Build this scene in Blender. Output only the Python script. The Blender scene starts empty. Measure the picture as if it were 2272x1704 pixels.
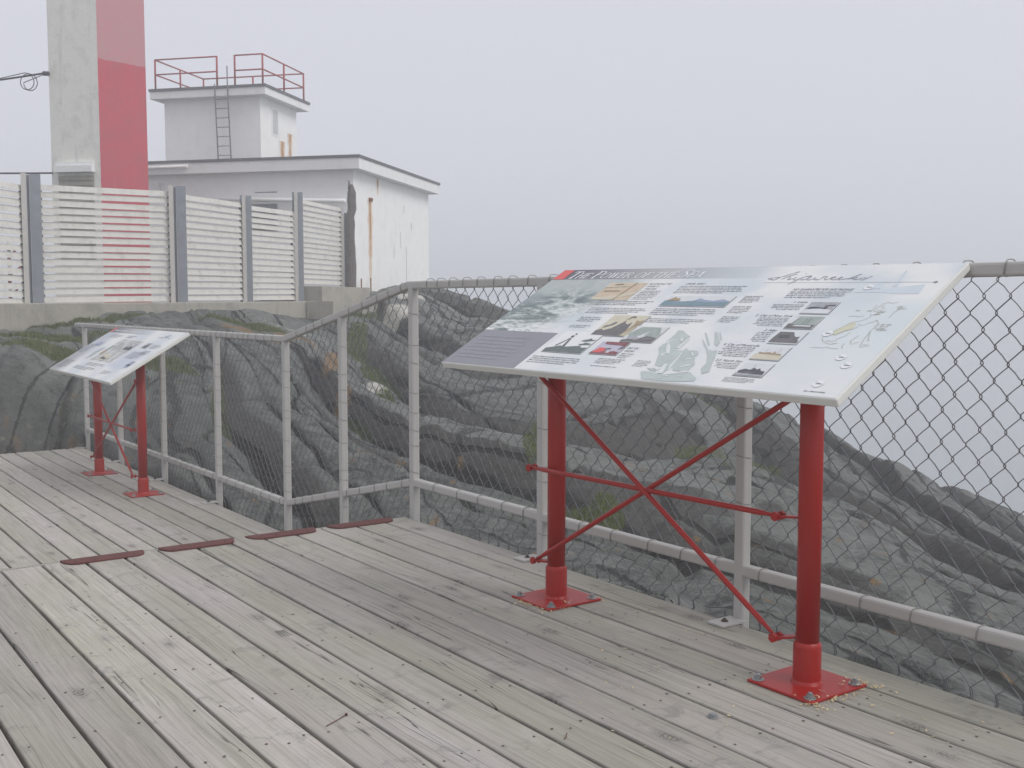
import bpy, bmesh, math, random
import numpy as np
from mathutils import Vector, Matrix
R = math.radians
random.seed(7)
sc = bpy.context.scene
col = sc.collection

# ------------------------------------------------------------------ camera
YAW, EYE = R(35.6), 1.33
cam = bpy.data.cameras.new('camera')
cam.sensor_width = 36.0; cam.lens = 37.9; cam.clip_start = 0.05; cam.clip_end = 6000
cam_o = bpy.data.objects.new('camera', cam); col.objects.link(cam_o)
cam_o.location = (0, 0, EYE); cam_o.rotation_euler = (R(90 - 4.36), 0, -YAW)
sc.camera = cam_o

# ------------------------------------------------------------------ world, sun, exposure
SUN_EL, SUN_AZ = R(48), YAW + R(118)          # soft sun over the sea, to the right
world = bpy.data.worlds.new('World'); sc.world = world; world.use_nodes = True
wt = world.node_tree; wt.nodes.clear()
sky = wt.nodes.new('ShaderNodeTexSky'); sky.sky_type = 'NISHITA'; sky.sun_disc = False
sky.sun_elevation = SUN_EL; sky.sun_rotation = SUN_AZ
sky.air_density = 1.0; sky.dust_density = 3.0; sky.ozone_density = 1.0
hs = wt.nodes.new('ShaderNodeHueSaturation'); hs.inputs['Saturation'].default_value = 0.22
mxw = wt.nodes.new('ShaderNodeMix'); mxw.data_type = 'RGBA'
mxw.inputs[0].default_value = 0.80
mxw.inputs[7].default_value = (6.62, 6.7, 7.45, 1)          # the even overcast of a fog day
bg = wt.nodes.new('ShaderNodeBackground'); bg.inputs['Strength'].default_value = 0.119
wo = wt.nodes.new('ShaderNodeOutputWorld')
wt.links.new(sky.outputs[0], hs.inputs['Color']); wt.links.new(hs.outputs[0], mxw.inputs[6])
wt.links.new(mxw.outputs[2], bg.inputs['Color']); wt.links.new(bg.outputs[0], wo.inputs[0])
sun = bpy.data.lights.new('sun', 'SUN'); sun.energy = 1.5; sun.angle = R(32); sun.color = (1, .97, .93)
sun_o = bpy.data.objects.new('sun', sun); col.objects.link(sun_o)
sd = Vector((math.sin(SUN_AZ)*math.cos(SUN_EL), math.cos(SUN_AZ)*math.cos(SUN_EL), math.sin(SUN_EL)))
sun_o.rotation_euler = sd.to_track_quat('Z', 'Y').to_euler()
sc.view_settings.view_transform = 'Standard'; sc.view_settings.look = 'None'
sc.view_settings.exposure = 0.0; sc.view_settings.gamma = 1.0
sc.cycles.use_denoising = True
sc.cycles.volume_bounces = 2; sc.cycles.max_bounces = 6; sc.cycles.diffuse_bounces = 3
sc.cycles.caustics_reflective = False; sc.cycles.caustics_refractive = False

# ------------------------------------------------------------------ helpers
def W(r, f, z=0.0):
    """right / forward of the standpoint, in metres -> world"""
    return Vector((r*math.cos(YAW) + f*math.sin(YAW), -r*math.sin(YAW) + f*math.cos(YAW), z))
def tag(o, label=None, cat=None, group=None, kind=None):
    if label: o['label'] = label
    if cat: o['category'] = cat
    if group: o['group'] = group
    if kind: o['kind'] = kind
    return o
def empty(name, loc=(0,0,0), rz=0, parent=None):
    o = bpy.data.objects.new(name, None); col.objects.link(o)
    o.location = loc; o.rotation_euler = (0, 0, rz); o.empty_display_size = .2
    if parent: o.parent = parent
    return o
class MB:
    """collects shapes; build() links them as one mesh object"""
    def __init__(s): s.v = []; s.f = []; s.m = []; s.uv = {}; s.sm = []
    def add(s, vs, fs, mi=0, smooth=False):
        b = len(s.v); s.v += [tuple(p) for p in vs]
        for f in fs: s.f.append([b+i for i in f]); s.m.append(mi); s.sm.append(smooth)
    def box(s, x0, x1, y0, y1, z0, z1, mi=0, M=None):
        vs = [Vector((x, y, z)) for z in (z0, z1) for y in (y0, y1) for x in (x0, x1)]
        if M: vs = [M @ v for v in vs]
        s.add(vs, [(0,2,3,1),(4,5,7,6),(0,1,5,4),(2,6,7,3),(0,4,6,2),(1,3,7,5)], mi)
    def cbox(s, x0, x1, y0, y1, z0, z1, c, mi=0, M=None):
        """box with chamfered edges (through bmesh)"""
        bm = bmesh.new(); bmesh.ops.create_cube(bm, size=1)
        for v in bm.verts:
            v.co = Vector(((x0+x1)/2 + v.co.x*(x1-x0), (y0+y1)/2 + v.co.y*(y1-y0), (z0+z1)/2 + v.co.z*(z1-z0)))
        bmesh.ops.bevel(bm, geom=bm.edges[:], offset=c, segments=2, affect='EDGES', profile=.5)
        bm.verts.index_update()
        s.add([M @ v.co if M else v.co.copy() for v in bm.verts], [[v.index for v in f.verts] for f in bm.faces], mi)
        bm.free()
    def tube(s, pts, r, n=6, mi=0, caps=True, up=None, prof=None, smooth=True):
        pts = [Vector(p) for p in pts]; b = len(s.v); k = len(pts)
        rr = r if isinstance(r, (list, tuple)) else [r]*k
        nrm = None
        for i, p in enumerate(pts):
            t = (pts[min(i+1, k-1)] - pts[max(i-1, 0)]).normalized()
            if nrm is None:
                a = Vector(up) if up else (Vector((0,0,1)) if abs(t.z) < .9 else Vector((1,0,0)))
                nrm = (a - t*a.dot(t)).normalized()
            else: nrm = (nrm - t*nrm.dot(t)).normalized()
            bi = t.cross(nrm)
            if prof:
                for (px, py) in prof: s.v.append(tuple(p + bi*px + nrm*py))
            else:
                for j in range(n):
                    a = 2*math.pi*(j+.5)/n
                    s.v.append(tuple(p + (bi*math.cos(a) + nrm*math.sin(a))*rr[i]))
        n = len(prof) if prof else n
        for i in range(k-1):
            for j in range(n):
                s.f.append([b+i*n+j, b+i*n+(j+1)%n, b+(i+1)*n+(j+1)%n, b+(i+1)*n+j]); s.m.append(mi); s.sm.append(smooth and not prof)
        if caps:
            s.f.append([b+j for j in range(n)][::-1]); s.m.append(mi); s.sm.append(False)
            s.f.append([b+(k-1)*n+j for j in range(n)]); s.m.append(mi); s.sm.append(False)
    def poly(s, pts, z=0.0, mi=0): s.add([(x, y, z) for x, y in pts], [list(range(len(pts)))], mi)
    def build(s, name, mats, parent=None, M=None):
        me = bpy.data.meshes.new(name); me.from_pydata(s.v, [], s.f)
        for m in (mats if isinstance(mats, (list, tuple)) else [mats]): me.materials.append(m)
        me.polygons.foreach_set('material_index', s.m); me.polygons.foreach_set('use_smooth', s.sm)
        me.update()
        o = bpy.data.objects.new(name, me); col.objects.link(o)
        if parent: o.parent = parent
        if M is not None: o.matrix_local = M
        return o
def sqprof(h, c, w=None):
    w = w or h; a, b = w/2, h/2; k = c*.3
    return [(a, -b+c), (a, b-c), (a-k, b-k), (a-c, b), (-a+c, b), (-a+k, b-k), (-a, b-c), (-a, -b+c), (-a+k, -b+k), (-a+c, -b), (a-c, -b), (a-k, -b+k)]

# ------------------------------------------------------------------ materials
class NT:
    def __init__(s, name, rough=.8, spec=.3):
        s.mat = bpy.data.materials.new(name); s.mat.use_nodes = True
        s.t = s.mat.node_tree; s.n = s.t.nodes; s.b = s.n['Principled BSDF']
        s.b.inputs['Roughness'].default_value = rough; s.b.inputs['Specular IOR Level'].default_value = spec
    def lk(s, a, b): s.t.links.new(a, b)
    def inp(s, sock, v):
        if hasattr(v, 'is_output'): s.lk(v, sock)
        elif isinstance(v, (tuple, list)): sock.default_value = (*v, 1) if len(v) == 3 and sock.type == 'RGBA' else v
        else: sock.default_value = v
    def coord(s, kind='Object'): return s.n.new('ShaderNodeTexCoord').outputs[kind]
    def attr(s, name, out='Fac'):
        a = s.n.new('ShaderNodeAttribute'); a.attribute_name = name; return a.outputs[out]
    def mapp(s, v, sc_=(1,1,1), loc=(0,0,0), rot=(0,0,0)):
        m = s.n.new('ShaderNodeMapping'); s.lk(v, m.inputs[0]); m.inputs['Scale'].default_value = sc_
        m.inputs['Location'].default_value = loc; m.inputs['Rotation'].default_value = rot; return m.outputs[0]
    def noise(s, v, scale=5, detail=4, rough=.55, dist=0, out=0):
        n = s.n.new('ShaderNodeTexNoise'); s.lk(v, n.inputs['Vector']); n.inputs['Scale'].default_value = scale
        n.inputs['Detail'].default_value = detail; n.inputs['Roughness'].default_value = rough
        n.inputs['Distortion'].default_value = dist; return n.outputs[out]
    def vor(s, v, scale=5, feat='F1', out='Distance', rand=1):
        n = s.n.new('ShaderNodeTexVoronoi'); s.lk(v, n.inputs['Vector']); n.inputs['Scale'].default_value = scale
        n.feature = feat; n.inputs['Randomness'].default_value = rand; return n.outputs[out]
    def m(s, op, a, b=0.0, c=None, clamp=False):
        n = s.n.new('ShaderNodeMath'); n.operation = op; n.use_clamp = clamp
        s.inp(n.inputs[0], a); s.inp(n.inputs[1], b)
        if c is not None: s.inp(n.inputs[2], c)
        return n.outputs[0]
    def mr(s, v, a, b, c=0.0, d=1.0, kind='SMOOTHSTEP'):
        n = s.n.new('ShaderNodeMapRange'); n.interpolation_type = kind
        s.inp(n.inputs['Value'], v)
        n.inputs['From Min'].default_value = a; n.inputs['From Max'].default_value = b
        n.inputs['To Min'].default_value = c; n.inputs['To Max'].default_value = d; return n.outputs[0]
    def mix(s, f, a, b, mode='MIX'):
        n = s.n.new('ShaderNodeMix'); n.data_type = 'RGBA'; n.blend_type = mode
        s.inp(n.inputs[0], f); s.inp(n.inputs[6], a); s.inp(n.inputs[7], b); return n.outputs[2]
    def xyz(s, v):
        n = s.n.new('ShaderNodeSeparateXYZ'); s.lk(v, n.inputs[0]); return n.outputs
    def comb(s, x, y, z=0.0):
        n = s.n.new('ShaderNodeCombineXYZ'); s.inp(n.inputs[0], x); s.inp(n.inputs[1], y); s.inp(n.inputs[2], z); return n.outputs[0]
    def bump(s, h, dist=.01, st=1.0):
        n = s.n.new('ShaderNodeBump'); n.inputs['Distance'].default_value = dist; n.inputs['Strength'].default_value = st
        s.lk(h, n.inputs['Height']); s.lk(n.outputs[0], s.b.inputs['Normal'])
    def color(s, c): s.inp(s.b.inputs['Base Color'], c); return s.mat
def simple(name, c, rough=.7, spec=.3, var=.12, scale=8, bump=0, metal=0):
    t = NT(name, rough, spec); v = t.coord()
    n = t.noise(v, scale, 5)
    t.b.inputs['Metallic'].default_value = metal
    t.color(t.mix(n, tuple(x*(1-var) for x in c), tuple(min(1, x*(1+var)) for x in c)))
    if bump: t.bump(t.noise(v, scale*6, 4), bump)
    return t.mat

def wood_material(name, far=False):
    t = NT(name, .85, .2); v = t.coord(); X = t.xyz(v); pid = t.attr('plank')
    off = t.m('MULTIPLY', pid, 17.31)
    x = t.m('ADD', X[0], off); y = t.m('ADD', X[1], t.m('MULTIPLY', pid, 5.77))
    p = t.comb(x, y, pid)
    warp = t.noise(t.mapp(p, (2.2, .38, 1)), 1.6, 2, .45)
    xw = t.m('ADD', x, t.m('MULTIPLY', t.m('SUBTRACT', warp, .5), .09))
    pw = t.comb(xw, y, pid)
    g1 = t.noise(t.mapp(pw, (48, .9, 1)), 1, 4, .6)
    g2 = t.noise(t.mapp(pw, (200, 2.2, 1)), 1, 3, .6)
    bands = t.m('SINE', t.m('MULTIPLY', t.m('ADD', xw, t.m('MULTIPLY', warp, .12)), 420))
    bands = t.mr(bands, -.2, 1.0)
    big = t.noise(t.mapp(p, (5, 1.3, 1)), 1, 4, .6)
    med = t.noise(t.mapp(p, (14, 3.5, 1)), 1, 5, .7)
    hue = t.noise(t.mapp(p, (2.5, .7, 1), (5, 3, 0)), 1, 3, .6)
    rnd = t.n.new('ShaderNodeTexWhiteNoise'); rnd.noise_dimensions = '1D'; t.lk(pid, rnd.inputs['W'])
    c = t.mix(big, (.365, .340, .300), (.51, .48, .435))
    c = t.mix(t.mr(hue, .45, .68), c, t.mix(big, (.355, .345, .285), (.46, .445, .375)))      # green algae tint
    c = t.mix(t.mr(hue, .5, .28), c, t.mix(big, (.385, .355, .33), (.52, .485, .46)))
    c = t.mix(t.m('MULTIPLY', t.mr(g1, .50, .28), .40), c, (.20, .19, .17))
    c = t.mix(t.m('MULTIPLY', t.mr(g2, .50, .32), .36), c, (.17, .16, .145))
    c = t.mix(t.m('MULTIPLY', t.mr(g2, .54, .68), .25), c, (.60, .585, .555))
    c = t.mix(t.m('MULTIPLY', t.m('MULTIPLY', bands, t.mr(med, .42, .62)), .16), c, (.20, .18, .16))
    # weather stains
    sm = t.noise(t.mapp(p, (7, 9, 1), (2, 7, 0)), 1, 6, .75, .4)
    c = t.mix(t.m('MULTIPLY', t.m('MULTIPLY', t.mr(sm, .53, .68), t.mr(big, .35, .6)), .6), c, (.20, .205, .19))
    c = t.mix(t.m('MULTIPLY', t.mr(big, .60, .75), .35), c, (.55, .54, .53))
    # drying checks: thin dark lines along the grain
    ck = t.noise(t.mapp(pw, (26, .55, 1), (0, 9, 0)), 1, 2, .45)
    ckm = t.mr(t.m('ABSOLUTE', t.m('SUBTRACT', ck, .5)), .008, .002)
    ckm = t.m('MULTIPLY', ckm, t.mr(t.noise(t.mapp(p, (6, 1.1, 1), (3, 1, 0)), 1, 2), .54, .62))
    c = t.mix(t.m('MULTIPLY', ckm, .75), c, (.06, .055, .05))
    # knots with smudged halos
    kv = t.mapp(t.comb(xw, y, pid), (8.5, 3.4, .7))
    kd = t.vor(kv, 1.0)
    kr = t.vor(kv, 1.0, out='Color'); on = t.mr(t.xyz(kr)[0], .62, .66)
    halo = t.m('MULTIPLY', t.mr(kd, .42, .10), on)
    ring = t.m('SINE', t.m('MULTIPLY', kd, 95))
    c = t.mix(t.m('MULTIPLY', halo, .26), c, (.19, .185, .17))
    core = t.m('MULTIPLY', t.mr(kd, .15, .11), on)
    c = t.mix(t.m('MULTIPLY', core, .45), c, t.mix(t.mr(ring, -.3, .6), (.11, .105, .095), (.38, .36, .33)))
    star = t.m('MULTIPLY', t.mr(t.m('ABSOLUTE', t.m('SUBTRACT', t.noise(t.mapp(p, (40, 60, 1)), 1, 2), .5)), .02, .005), t.m('MULTIPLY', t.mr(kd, .3, .1), on))
    c = t.mix(t.m('MULTIPLY', star, .8), c, (.05, .05, .045))
    c = t.mix(1.0, c, t.mix(rnd.outputs[0], (.80, .795, .785), (1.10, 1.09, 1.085)), 'MULTIPLY')
    t.color(c)
    h = t.m('ADD', t.m('MULTIPLY', g1, .6), t.m('MULTIPLY', g2, .4))
    h = t.m('SUBTRACT', h, t.m('MULTIPLY', ckm, 1.2)); h = t.m('SUBTRACT', h, t.m('MULTIPLY', star, .8))
    t.bump(h, .004, .7)
    return t.mat
M = {}
M['wood'] = wood_material('weathered deck timber')
M['beam'] = simple('grey joist timber', (.16, .155, .14), .9, .2, .3, 12)
def paint_mat(name, c, chip=(.35,.3,.28), rough=.35, amt=.02, spec=.45, dust=.15):
    t = NT(name, rough, spec); v = t.coord()
    n = t.noise(v, 60, 5, .65); d = t.noise(v, 9, 5, .6)
    cc = t.mix(t.m('MULTIPLY', d, dust*2), c, tuple(min(1, x*1.25+.03) for x in c))
    cc = t.mix(t.mr(n, .74-amt, .78-amt), cc, chip)
    t.color(cc); t.bump(t.noise(v, 140, 3), .0008, .6); return t.mat
M['red'] = paint_mat('glossy red paint', (.36, .012, .007), (.40, .12, .08), .34, .0, .4, .03)
M['oxide'] = paint_mat('rust red oxide plate', (.105, .030, .026), (.07, .04, .035), .7, .06, .25, .3)
M['galv'] = paint_mat('pale grey painted fence tube', (.48, .468, .445), (.22, .18, .15), .6, .03, .35, .1)
M['wire'] = simple('galvanised wire', (.16, .165, .175), .5, .5, .25, 30, 0, .1)
M['tie'] = simple('bright tie wire', (.30, .295, .28), .45, .5, .2, 30, 0, .1)
M['bolt'] = simple('zinc bolt', (.34, .36, .37), .4, .5, .2, 40, 0, .6)
M['nail'] = simple('rusty nail head', (.10, .075, .06), .8, .3, .4, 90)
M['rustnail'] = simple('rusty loose nail', (.12, .05, .035), .8, .3, .4, 90)
M['edge'] = simple('cream panel edge', (.70, .70, .66), .5, .3, .04, 5)
M['white'] = simple('white print border', (.78, .79, .78), .5, .3, .02, 5)
M['ink'] = simple('dark grey ink', (.12, .125, .14), .6, .2, .1, 5)
M['inklight'] = simple('mid grey ink', (.20, .21, .23), .6, .2, .1, 5)
M['script'] = simple('soft grey script ink', (.34, .36, .40), .6, .2, .1, 5)
M['title'] = simple('white lettering', (.80, .81, .82), .5, .3, .02, 5)
M['redink'] = simple('salmon red ink', (.72, .14, .13), .5, .3, .06, 5)
M['teal'] = simple('faded teal ink', (.22, .31, .35), .6, .2, .2, 22)
M['darkgreen'] = simple('dark green photo ink', (.17, .20, .195), .6, .2, .4, 60)
M['black'] = simple('photo dark ink', (.19, .185, .19), .6, .2, .4, 70)
M['greyphoto'] = simple('photo grey ink', (.40, .41, .43), .6, .2, .35, 50)
M['greenphoto'] = simple('photo green grey ink', (.36, .41, .38), .6, .2, .3, 40)
M['skyphoto'] = simple('photo pale sky ink', (.66, .68, .69), .6, .2, .08, 20)
M['sepia'] = simple('sepia photo ink', (.62, .58, .46), .6, .2, .14, 30)
M['tan'] = simple('tan photo ink', (.60, .50, .38), .6, .2, .25, 26)
M['brown'] = simple('brown photo ink', (.40, .32, .22), .6, .2, .25, 40)
M['lilac'] = simple('lilac photo ink', (.52, .50, .58), .6, .2, .2, 40)
M['maroon'] = simple('maroon photo ink', (.28, .13, .14), .6, .2, .6, 60)
M['mapline'] = simple('map outline ink', (.42, .40, .34), .6, .2, .2, 20)
M['mapland'] = simple('map land ink', (.62, .62, .48), .6, .2, .1, 20)
M['blueink'] = simple('pale blue ink', (.50, .60, .68), .6, .2, .1, 14)
M['blue2'] = simple('slate blue ink', (.33, .38, .50), .6, .2, .1, 14)

# printed outlines, as fractions of the panel's width and height
SHIPWRECKS = [[(0.684,0.938),(0.675,0.928),(0.663,0.904),(0.653,0.887),(0.647,0.865),(0.64,0.865),(0.636,0.874),(0.632,0.87),(0.628,0.875)],
  [(0.629,0.873),(0.637,0.881),(0.647,0.887),(0.652,0.889)],
  [(0.684,0.916),(0.673,0.903),(0.665,0.88),(0.661,0.865)],
  [(0.662,0.871),(0.668,0.888),(0.675,0.89),(0.677,0.879),(0.675,0.866),(0.679,0.865),(0.685,0.876)],
  [(0.691,0.886),(0.687,0.873),(0.691,0.863),(0.697,0.865),(0.701,0.875)],
  [(0.702,0.918),(0.704,0.919)],
  [(0.706,0.884),(0.7,0.869),(0.694,0.843),(0.687,0.822)],
  [(0.699,0.863),(0.704,0.884),(0.711,0.893),(0.718,0.901),(0.718,0.878),(0.712,0.865),(0.704,0.863)],
  [(0.718,0.878),(0.722,0.892),(0.719,0.895)],
  [(0.718,0.893),(0.717,0.869),(0.722,0.862),(0.73,0.868),(0.734,0.883)],
  [(0.733,0.883),(0.733,0.865),(0.74,0.863),(0.747,0.871),(0.749,0.891),(0.757,0.888)],
  [(0.755,0.888),(0.755,0.868),(0.76,0.862),(0.765,0.87),(0.768,0.879)],
  [(0.766,0.879),(0.773,0.887),(0.775,0.884),(0.77,0.873),(0.771,0.864),(0.778,0.862),(0.784,0.871)],
  [(0.783,0.871),(0.79,0.882),(0.786,0.884),(0.784,0.87),(0.788,0.861),(0.796,0.865),(0.803,0.875)],
  [(0.822,0.909),(0.814,0.894),(0.806,0.872),(0.805,0.86)],
  [(0.807,0.869),(0.814,0.883),(0.82,0.881),(0.814,0.871),(0.812,0.87),(0.819,0.862),(0.826,0.864)],
  [(0.826,0.864),(0.831,0.877),(0.837,0.876),(0.839,0.865),(0.834,0.858),(0.831,0.861)],
  [(0.84,0.868),(0.843,0.879),(0.847,0.89)]]
MAP = [[(0.945,0.68),(0.938,0.668),(0.928,0.675),(0.922,0.667),(0.92,0.644),(0.918,0.623),(0.915,0.61),(0.922,0.603),(0.926,0.614),(0.93,0.609),(0.93,0.584),(0.925,0.573),(0.917,0.583),(0.922,0.563),(0.918,0.543),(0.91,0.527),(0.9,0.52),(0.896,0.505),(0.89,0.479),(0.884,0.456),(0.882,0.438)],
  [(0.912,0.618),(0.913,0.633),(0.912,0.654)],
  [(0.927,0.655),(0.925,0.634),(0.932,0.63),(0.93,0.604),(0.94,0.605)],
  [(0.96,0.637),(0.958,0.616),(0.956,0.596),(0.956,0.577),(0.956,0.557)],
  [(0.884,0.429),(0.89,0.42),(0.896,0.431),(0.901,0.451),(0.907,0.459),(0.914,0.468),(0.917,0.488),(0.914,0.507),(0.922,0.494),(0.928,0.509),(0.934,0.52),(0.939,0.54)],
  [(0.948,0.517),(0.949,0.492),(0.947,0.468),(0.947,0.448),(0.949,0.425),(0.949,0.406),(0.951,0.382),(0.954,0.355),(0.956,0.341),(0.962,0.345),(0.971,0.356),(0.963,0.359),(0.957,0.358)],
  [(0.939,0.54),(0.945,0.521),(0.95,0.507),(0.946,0.492)],
  [(0.948,0.453),(0.953,0.421),(0.957,0.398),(0.961,0.387),(0.958,0.388)],
  [(0.902,0.381),(0.905,0.398),(0.911,0.414),(0.913,0.433),(0.916,0.441)],
  [(0.873,0.397),(0.88,0.374),(0.888,0.361),(0.9,0.351),(0.911,0.36),(0.902,0.356)],
  [(0.923,0.363),(0.924,0.344),(0.928,0.326)],
  [(0.935,0.422),(0.932,0.403),(0.93,0.383),(0.936,0.356),(0.941,0.366),(0.946,0.377)],
  [(0.87,0.321),(0.88,0.325),(0.893,0.323),(0.898,0.332),(0.907,0.324),(0.922,0.322)],
  [(0.881,0.561),(0.891,0.565),(0.901,0.561),(0.909,0.569)],
  [(0.886,0.375),(0.895,0.372),(0.904,0.376)]]
MAPLAND = [[(0.882,0.443),(0.884,0.456),(0.89,0.479),(0.896,0.505),(0.9,0.52),(0.909,0.512),(0.911,0.472),(0.903,0.451),(0.896,0.431),(0.89,0.415)]]
MEDAL = [[(0.848,0.818),(0.869,0.796)],
  [(0.881,0.448),(0.875,0.427)],
  [(0.947,0.291),(0.942,0.264)],
  [(0.967,0.239),(0.962,0.215)]]
WRECKDARK = [[(0.557,0.405),(0.571,0.404),(0.584,0.382),(0.603,0.357),(0.6,0.347),(0.599,0.302),(0.6,0.257),(0.607,0.247),(0.624,0.247),(0.627,0.23),(0.629,0.169),(0.633,0.106),(0.635,0.088),(0.635,0.064),(0.626,0.103),(0.622,0.135),(0.613,0.139),(0.613,0.114),(0.598,0.121),(0.592,0.141),(0.576,0.211),(0.56,0.256),(0.561,0.306),(0.561,0.344),(0.561,0.375)],
  [(0.621,0.269),(0.639,0.243),(0.657,0.2),(0.665,0.192),(0.681,0.147),(0.68,0.119),(0.682,0.098),(0.669,0.091),(0.65,0.093),(0.64,0.118),(0.635,0.177),(0.63,0.219)],
  [(0.582,0.066),(0.591,0.072),(0.612,0.068),(0.628,0.058),(0.646,0.057),(0.673,0.079),(0.69,0.09),(0.704,0.067),(0.715,0.053),(0.717,0.031),(0.693,0.02),(0.655,0.011),(0.617,0.013),(0.601,0.015)],
  [(0.634,0.349),(0.655,0.305),(0.674,0.265),(0.686,0.257),(0.694,0.266),(0.708,0.202),(0.716,0.156),(0.727,0.104),(0.717,0.085),(0.703,0.125),(0.702,0.166),(0.688,0.218),(0.67,0.265),(0.651,0.304)],
  [(0.624,0.4),(0.631,0.39),(0.668,0.297),(0.663,0.299)],
  [(0.646,0.404),(0.651,0.405),(0.682,0.325),(0.686,0.29),(0.675,0.309)],
  [(0.656,0.405),(0.659,0.402),(0.681,0.343),(0.678,0.342)],
  [(0.638,0.25),(0.654,0.25),(0.664,0.227),(0.662,0.202),(0.652,0.21)],
  [(0.586,0.096),(0.602,0.097),(0.617,0.073),(0.599,0.082)]]
WRECKLIGHT = [[(0.557,0.293),(0.577,0.335),(0.582,0.344),(0.573,0.315),(0.562,0.283)],
  [(0.568,0.303),(0.585,0.269),(0.6,0.216),(0.592,0.214),(0.575,0.267),(0.569,0.296)],
  [(0.601,0.257),(0.602,0.347),(0.607,0.341),(0.609,0.259)],
  [(0.623,0.24),(0.626,0.24),(0.633,0.17),(0.639,0.1),(0.637,0.089),(0.631,0.126),(0.628,0.183)],
  [(0.622,0.064),(0.614,0.136),(0.622,0.138),(0.635,0.064)],
  [(0.596,0.113),(0.615,0.104),(0.617,0.083),(0.601,0.097)],
  [(0.646,0.18),(0.664,0.2),(0.668,0.196),(0.65,0.174)],
  [(0.654,0.122),(0.668,0.145),(0.674,0.148),(0.672,0.134),(0.657,0.117)],
  [(0.641,0.062),(0.68,0.099),(0.686,0.089),(0.646,0.057)],
  [(0.645,0.237),(0.65,0.235),(0.659,0.204),(0.655,0.207)],
  [(0.609,0.2),(0.609,0.218),(0.612,0.212),(0.612,0.197)],
  [(0.583,0.201),(0.588,0.225),(0.591,0.21),(0.589,0.188)],
  [(0.59,0.322),(0.585,0.352),(0.597,0.324),(0.596,0.312)],
  [(0.616,0.03),(0.623,0.031),(0.624,0.026),(0.617,0.025)],
  [(0.646,0.05),(0.653,0.054),(0.653,0.047),(0.648,0.045)],
  [(0.674,0.056),(0.679,0.061),(0.68,0.056),(0.676,0.052)],
  [(0.634,0.034),(0.64,0.037),(0.641,0.031),(0.635,0.029)]]

TERR = [(-7.1,12.1,-0.44),(-5.98,12.5,-0.47),(-5.59,12.85,-0.46),(-5.27,13.3,-0.47),(-7.01,12.44,0.11),(-6.13,12.85,0.13),(-5.75,13.25,0.15),(-5.62,14.25,0.12),(-7.23,12.89,0.65),(-6.32,13.29,0.63),(-6.04,13.68,0.58),(-5.91,14.68,0.56),(-8.64,15.4,0.72),(-7.55,15.9,0.72),(-7.08,16.4,0.75),(-6.57,16.9,0.69),(-9.53,17.01,0.8),(-8.17,17.21,0.83),(-7.59,18.52,0.95),(-6.85,19.34,1.16),(-6.12,20.25,1.21),(-5.49,21.85,1.22),(-4.89,22.54,1.06),(-4.5,23.53,0.85),(-3.88,24.04,0.94),(-5.88,17.01,0.83),(-5.07,18.02,0.84),(-4.34,18.51,0.71),(-5.26,15.17,0.37),(-4.37,15.47,0.35),(-3.56,15.16,0.17),(-4.78,13.73,-0.14),(-3.72,13.13,-0.07),(-2.81,11.92,-0.2),(-3.74,11.9,-0.46),(-2.85,10.49,-0.52),(-2.25,9.49,-0.51),(-1.88,8.88,-0.59),(-4.2,21.01,0.72),(-3,14.95,0.06),(-2.3,11.4,-0.38),(-3.98,24.05,1.04),(-3.15,18.99,0.45),(-2.49,14.95,0.06),(-2.02,12.12,-0.23),(-1.66,9.9,-0.42),(-1.4,8.79,-0.49),(-3.48,26.58,1.35),(-3.02,23.02,0.66),(-2.5,18.96,0.13),(-1.91,14.42,-0.21),(-1.51,11.4,-0.38),(-1.22,9.19,-0.45),(-3.01,28.6,1.6),(-2.43,25.03,0.82),(-1.94,19.96,0.06),(-1.5,15.42,-0.32),(-1.16,11.9,-0.46),(-0.86,8.79,-0.42),(-2.5,31.12,1.7),(-1.94,31.11,1.54),(-1.23,30.59,1.37),(-0.15,30.06,1.02),(-1.5,23.99,0.32),(-1.16,18.43,-0.24),(-0.88,13.9,-0.46),(-0.66,10.39,-0.46),(-0.5,7.79,-0.35),(-0.07,26.01,0.46),(-0.06,21.96,-0.06),(-0.04,16.91,-0.48),(-0.03,12.59,-0.56),(-0.02,9.29,-0.47),(-0.02,7.09,-0.33),(1.79,29,0.17),(3.53,27.95,-0.44),(1.3,20.93,-0.45),(0.96,15.39,-0.65),(0.71,11.38,-0.63),(0.53,8.49,-0.5),(0.4,6.39,-0.31),(4.93,26.9,-0.97),(5.53,26.38,-1.21),(2.4,18.89,-0.85),(1.83,14.38,-0.83),(1.31,10.28,-0.67),(0.97,7.58,-0.48),(0.74,5.79,-0.28),(6.78,25.35,-1.6),(7.36,24.83,-1.91),(7.73,24.4,-2.17),(3.71,17.36,-1.13),(2.88,13.46,-0.99),(2.08,9.67,-0.76),(1.53,7.08,-0.51),(1.15,5.29,-0.26),(8.59,23.76,-2.78),(9.13,23.24,-3.01),(9.53,22.95,-2.86),(9.89,22.74,-2.92),(10.28,22.73,-3.11),(10.73,22.3,-3.42),(4.92,16.33,-1.55),(3.52,11.64,-1.19),(2.5,8.26,-0.82),(1.85,6.08,-0.52),(1.49,4.89,-0.31),(5.89,14.79,-1.93),(4.08,10.23,-1.33),(2.9,7.25,-0.88),(2.2,5.47,-0.58),(1.84,4.58,-0.42),(6.89,14.27,-2.2),(5.13,10.6,-1.67),(3.61,7.44,-1.1),(2.71,5.56,-0.74),(2.23,4.57,-0.54),(12.12,20.65,-4.05),(5.19,8.81,-1.55),(3.46,5.84,-0.98),(2.65,4.46,-0.73)]
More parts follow.
